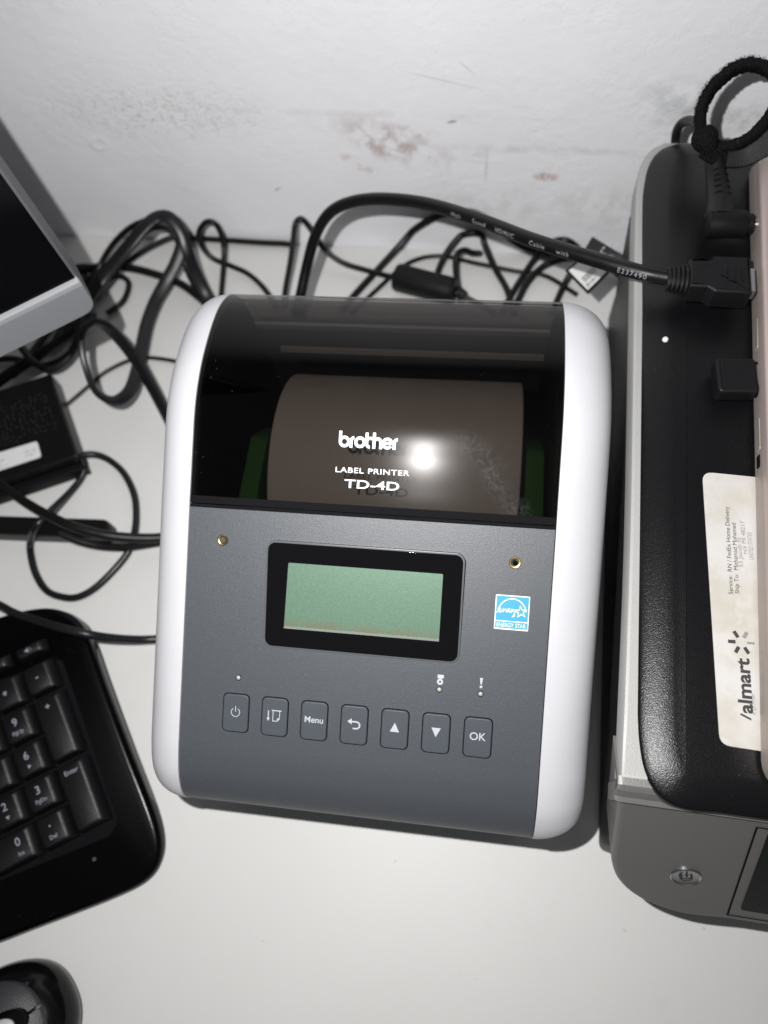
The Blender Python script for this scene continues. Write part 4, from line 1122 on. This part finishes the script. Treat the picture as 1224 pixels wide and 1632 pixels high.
# well edge: sunk area under the number pad
well = [(32.0, 44), (30.5, -52), (24, -57), (-110, -44), (-110, 62)]
mb = MB(); slab(mb, list(reversed(rounded_poly(well, [4, 6, 5, 0, 0], 5))), -0.0062, -0.0056, 0.0003, lambda x, y, z: kw(x, y, z), 1); mb.build('key_well', GAP, kb, xf=kbi)


def keymesh(w_, d_, name='key'):
    mb = MB(); hh = 0.0062
    B = rrect(w_, d_, 1.0, 3); Tp = rrect(w_ - 5.2, d_ - 3.0, 1.6, 3, -1.5, 0.4); T2 = rrect(w_ - 6.6, d_ - 4.4, 1.4, 3, -1.5, 0.4)
    f = lambda P, z: [Vector((x * KS * .001, y * KS * .001, z)) for x, y in P]
    mid_ = [((a * 0.25 + c * 0.75), (b * 0.25 + d * 0.75)) for (a, b), (c, d) in zip(B, Tp)]
    mb.prism([f(B, -hh), f(B, -hh + 0.0008), f(mid_, -0.0012), f(Tp, -0.0003), f(T2, 0.0)])
    me = bpy.data.meshes.new(name); bmesh.ops.recalc_face_normals(mb.bm, faces=mb.bm.faces); mb.bm.to_mesh(me); mb.bm.free()
    for p in me.polygons: p.use_smooth = True
    me.set_sharp_from_angle(angle=math.radians(50)); me.materials.append(KEYM); return me


KROT = Matrix((kex, key_.normalized(), kn)).transposed().to_4x4()
K11 = keymesh(18.2, 18.2); K12 = keymesh(18.2, 37.2); K21 = keymesh(37.2, 18.2); KSM = keymesh(18.5, 8.5)
PX = 19.05; PY = 19.6
def kpos(c, r_): return (0.6 + (c - 2) * PX, -1.6 - (r_ - 2) * PY)


keys = [('/', 1, 0, K11, None), ('*', 2, 0, K11, None), ('-', 3, 0, K11, None), ('7', 0, 1, K11, 'Home'), ('8', 1, 1, K11, None), ('9', 2, 1, K11, 'PgUp'), ('+', 3, 1.5, K12, None),
        ('4', 0, 2, K11, None), ('5', 1, 2, K11, None), ('6', 2, 2, K11, '>'), ('1', 0, 3, K11, 'End'), ('2', 1, 3, K11, 'v'), ('3', 2, 3, K11, 'PgDn'), ('Enter', 3, 3.5, K12, None), ('0', 0.5, 4, K21, 'Ins'), ('.', 2, 4, K11, 'Del')]
LEG = mat('key_legend', (0.24, 0.25, 0.30), 0.6)
for s_, c_, r_, me, sub in keys:
    x, y = kpos(c_, r_)
    o = bpy.data.objects.new('key', me); col.objects.link(o); o.parent = kb
    o.matrix_local = kbi @ (Matrix.Translation(kw(x, y, 0)) @ KROT)
    o['label'] = 'key marked ' + {'/': 'slash', '*': 'star', '-': 'minus', '+': 'plus', '.': 'point and Del'}.get(s_, s_)
    mb = MB(); top = y + (7.0 if me is K12 else 0)
    ox = x - 1.5 if me is not K21 else x + 9.0
    def lg(t, size, cx, cy, bold=0.0):
        v, f = text2(t, size, bold); x0, x1 = min(p[0] for p in v), max(p[0] for p in v); y0, y1 = min(p[1] for p in v), max(p[1] for p in v)
        mb.flat([(a - (x0 + x1) / 2 + cx, b - (y0 + y1) / 2 + cy) for a, b in v], f, lambda a, b: kw(a, b, 0.0002))
    if s_ == 'Enter': lg('Enter', 3.6, ox + 0.6, y + 13.6, .01)
    elif s_ == '+': lg('+', 5.0, ox + 0.2, y + 12.6, .02)
    elif s_ in '*-/': lg(s_, 5.5, ox, y + 0.8, .02)
    else:
        lg(s_, 6.0 if s_ != '.' else 7.0, ox - 0.2, y + (3.0 if s_ != '.' else 2.6), .012)
        if sub in ('>', 'v'):
            tri = [(ox - .9, y - 4.2), (ox - .9, y - 2.0), (ox + 1.0, y - 3.1)] if sub == '>' else [(ox - 1.2, y - 2.2), (ox + 1.2, y - 2.2), (ox, y - 4.2)]
            mb.flat(tri, [(0, 1, 2)], lambda a, b: kw(a, b, 0.0002))
        elif sub: lg(sub, 3.0, ox, y - 3.2, .01)
    o2 = mb.build('legend', LEG, None, xf=(Matrix.Translation(kw(x, y, 0)) @ KROT).inverted()); o2.parent = o
for k, x in enumerate((19.0, -2.5, -24.0)):
    o = bpy.data.objects.new('media_key', KSM); col.objects.link(o); o.parent = kb
    o.matrix_local = kbi @ (Matrix.Translation(kw(x, 55.5 + k * 0.6, -0.0018)) @ KROT)
    if k == 0: o['label'] = 'small mute key with speaker symbol'
    mb = MB(); cx, cy = x - 1.5, 56 + k * .6
    mb.flat([(cx - 1.6, cy - .6), (cx - .7, cy - .6), (cx + .4, cy - 1.5), (cx + .4, cy + 1.5), (cx - .7, cy + .6), (cx - 1.6, cy + .6)], [(0, 1, 2, 3, 4, 5)], lambda a, b: kw(a, b, -0.0015))
    v, f = stroke(arc(cx + .6, cy, 1.2, -50, 50, 6), .3); mb.flat(v, f, lambda a, b: kw(a, b, -0.0015))
    o2 = mb.build('legend', LEG, None, xf=(Matrix.Translation(kw(x, 55.5 + k * 0.6, -0.0018)) @ KROT).inverted()); o2.parent = o
p_ = U(138, 1041, 0.0185)
mb = MB(); lathe(mb, [(0.0013, -0.002), (0.0013, 0.0002), (0.0009, 0.0006), (0.0001, 0.0007)], lambda a, b, c: p_ + kex * (a * .8) + key_ * (b * 1.15) + kn * c, 14); mb.build('edge_glint_bead', mat('painted_glint', (0.6, 0.6, 0.6), 0.3), kb, xf=kbi)  # small white bead standing in for a glint on the keyboard's edge
# status light slot
mb = MB(); slab(mb, rrect(1.8, 1.8, .3, 2, 12, -64), -0.0062, -0.0057, 0.0001, lambda x, y, z: kw(x, y, z), 1); mb.build('status_window', mat('dim_window', (0.06, 0.06, 0.062), 0.4), kb, xf=kbi)

# ------------------------------------------------------------------ mouse
nz_ = 0.014
nose = U(106, 1574, nz_); mdir = (U(88, 1592, .028) - U(58, 1616, .028)); mdir.z = 0; mdir.normalize(); mside = Vector((-mdir.y, mdir.x, 0))
ML, MW_ = 0.098, 0.062
ms = thing('mouse', 'black computer mouse with silver scroll wheel at the bottom left', 'mouse', Vector((nose.x, nose.y, 0)) - mdir * (ML / 2))
msi = inv(ms.location)
mcx = nose - mdir * (ML / 2)


def mo_(a, k=1.0):
    e = 0.86; ca, sa = math.cos(a), math.sin(a)
    return mcx.xy + (mdir.xy * (math.copysign(abs(ca) ** e, ca) * ML / 2) + mside.xy * (math.copysign(abs(sa) ** e, sa) * MW_ / 2)) * k


def mh(k): return 0.034 * (1 - k ** 2.6) ** 0.75


NA = 72
mb = MB(); rows = []
for k, z in ((0.93, 0.001), (0.985, 0.004), (1.0, 0.009), (0.99, 0.0135), (0.95, 0.018), (0.88, 0.0215), (0.80, 0.0238), (0.72, 0.0255)):
    rows.append([Vector((*mo_(2 * math.pi * i / NA, k), z)) for i in range(NA)])
mb.grid(rows, cu=True, cap0=True, cap1=True); mb.build('body', MOUSEG, ms, 60, xf=msi)


def mtop(mbx, side):
    rows = []
    for k, z in ((0.835, 0.0226), (0.83, 0.0240), (0.815, 0.0250), (0.7, 0.0275), (0.55, 0.0298), (0.4, 0.0314), (0.2, 0.0324), (0.02, 0.0328)):
        row = []
        for i in range(37):
            a = math.pi * i / 36 * side; p = mo_(a, k); p = Vector((p.x, p.y)); s_ = (p - mcx.xy).dot(mside.xy)
            if abs(s_) < 0.0007: p += mside.xy * (side * 0.0007 - s_)
            row.append(Vector((*p, z)))
        rows.append(row)
    mbx.grid(rows)


for sd in (1, -1):
    mb = MB(); mtop(mb, sd); mb.build('button', MOUSET, ms, 60, xf=msi)
wc = mcx + mdir * 0.019
mb = MB(); rows = []
for k, z in ((1.35, 0.0285), (1.35, 0.0318), (1.2, 0.0325)):
    rows.append([Vector((*(wc.xy + mdir.xy * (0.0135 * k * math.cos(a)) + mside.xy * (0.0062 * k * math.sin(a))), z)) for a in [2 * math.pi * i / 32 for i in range(32)]])
mb.grid(rows, cu=True, cap0=True, cap1=True); mb.build('wheel_well', MOUSEG, ms, xf=msi)
mb = MB(); rows = []
for k, z in ((1.0, 0.030), (1.0, 0.0335), (0.9, 0.0345), (0.6, 0.0352), (0.1, 0.0354)):
    rows.append([Vector((*(wc.xy + mdir.xy * (0.0135 * k * math.cos(a)) + mside.xy * (0.0062 * k * math.sin(a))), z)) for a in [2 * math.pi * i / 32 for i in range(32)]])
mb.grid(rows, cu=True, cap0=True, cap1=True); mb.build('scroll_wheel', WHEEL, ms, xf=msi)

# ------------------------------------------------------------------ dongle in the laptop's port
dg = thing('usb_dongle', 'small black dongle plugged into the side of the rose gold laptop', 'dongle', U(1168, 606, ZT))
dgi = inv(dg.location)
d0, d1 = U(1137, 580, .139), U(1202, 634, .139)
dxn = (U(1202, 607, .139) - U(1137, 606, .139)); DL = dxn.length; dxn.normalize(); dyn = Vector((-dxn.y, dxn.x, 0)); dc = U(1137, 606, 0) * 0 + U(1137, 606, .1355)
dc = Vector((dc.x, dc.y, .1358))
DWd = abs((U(1165, 580, .139) - U(1165, 634, .139)).length)
mb = MB(); slab(mb, rrect(DL, DWd, 0.0018, 4, DL / 2, 0), -0.0035, 0.0042, 0.0010, lambda x, y, z: dc + dxn * x + dyn * y + Vector((0, 0, z)), 3, 0.001); mb.build('housing', BLACKM, dg, xf=dgi)
mb = MB(); slab(mb, rrect(0.0012, DWd * .8, 0.0004, 3, 0.0026, 0), 0.0038, 0.0047, 0.0003, lambda x, y, z: dc + dxn * x + dyn * y + Vector((0, 0, z)), 2); mb.build('grip_ridge', BLACKM, dg, xf=dgi)
mb = MB(); slab(mb, rrect(0.006, DWd * .8, 0.0003, 2, DL + 0.0015, 0), -0.002, 0.0022, 0.0003, lambda x, y, z: dc + dxn * x + dyn * y + Vector((0, 0, z)), 1); mb.build('plug_tip', STEEL, dg, xf=dgi)
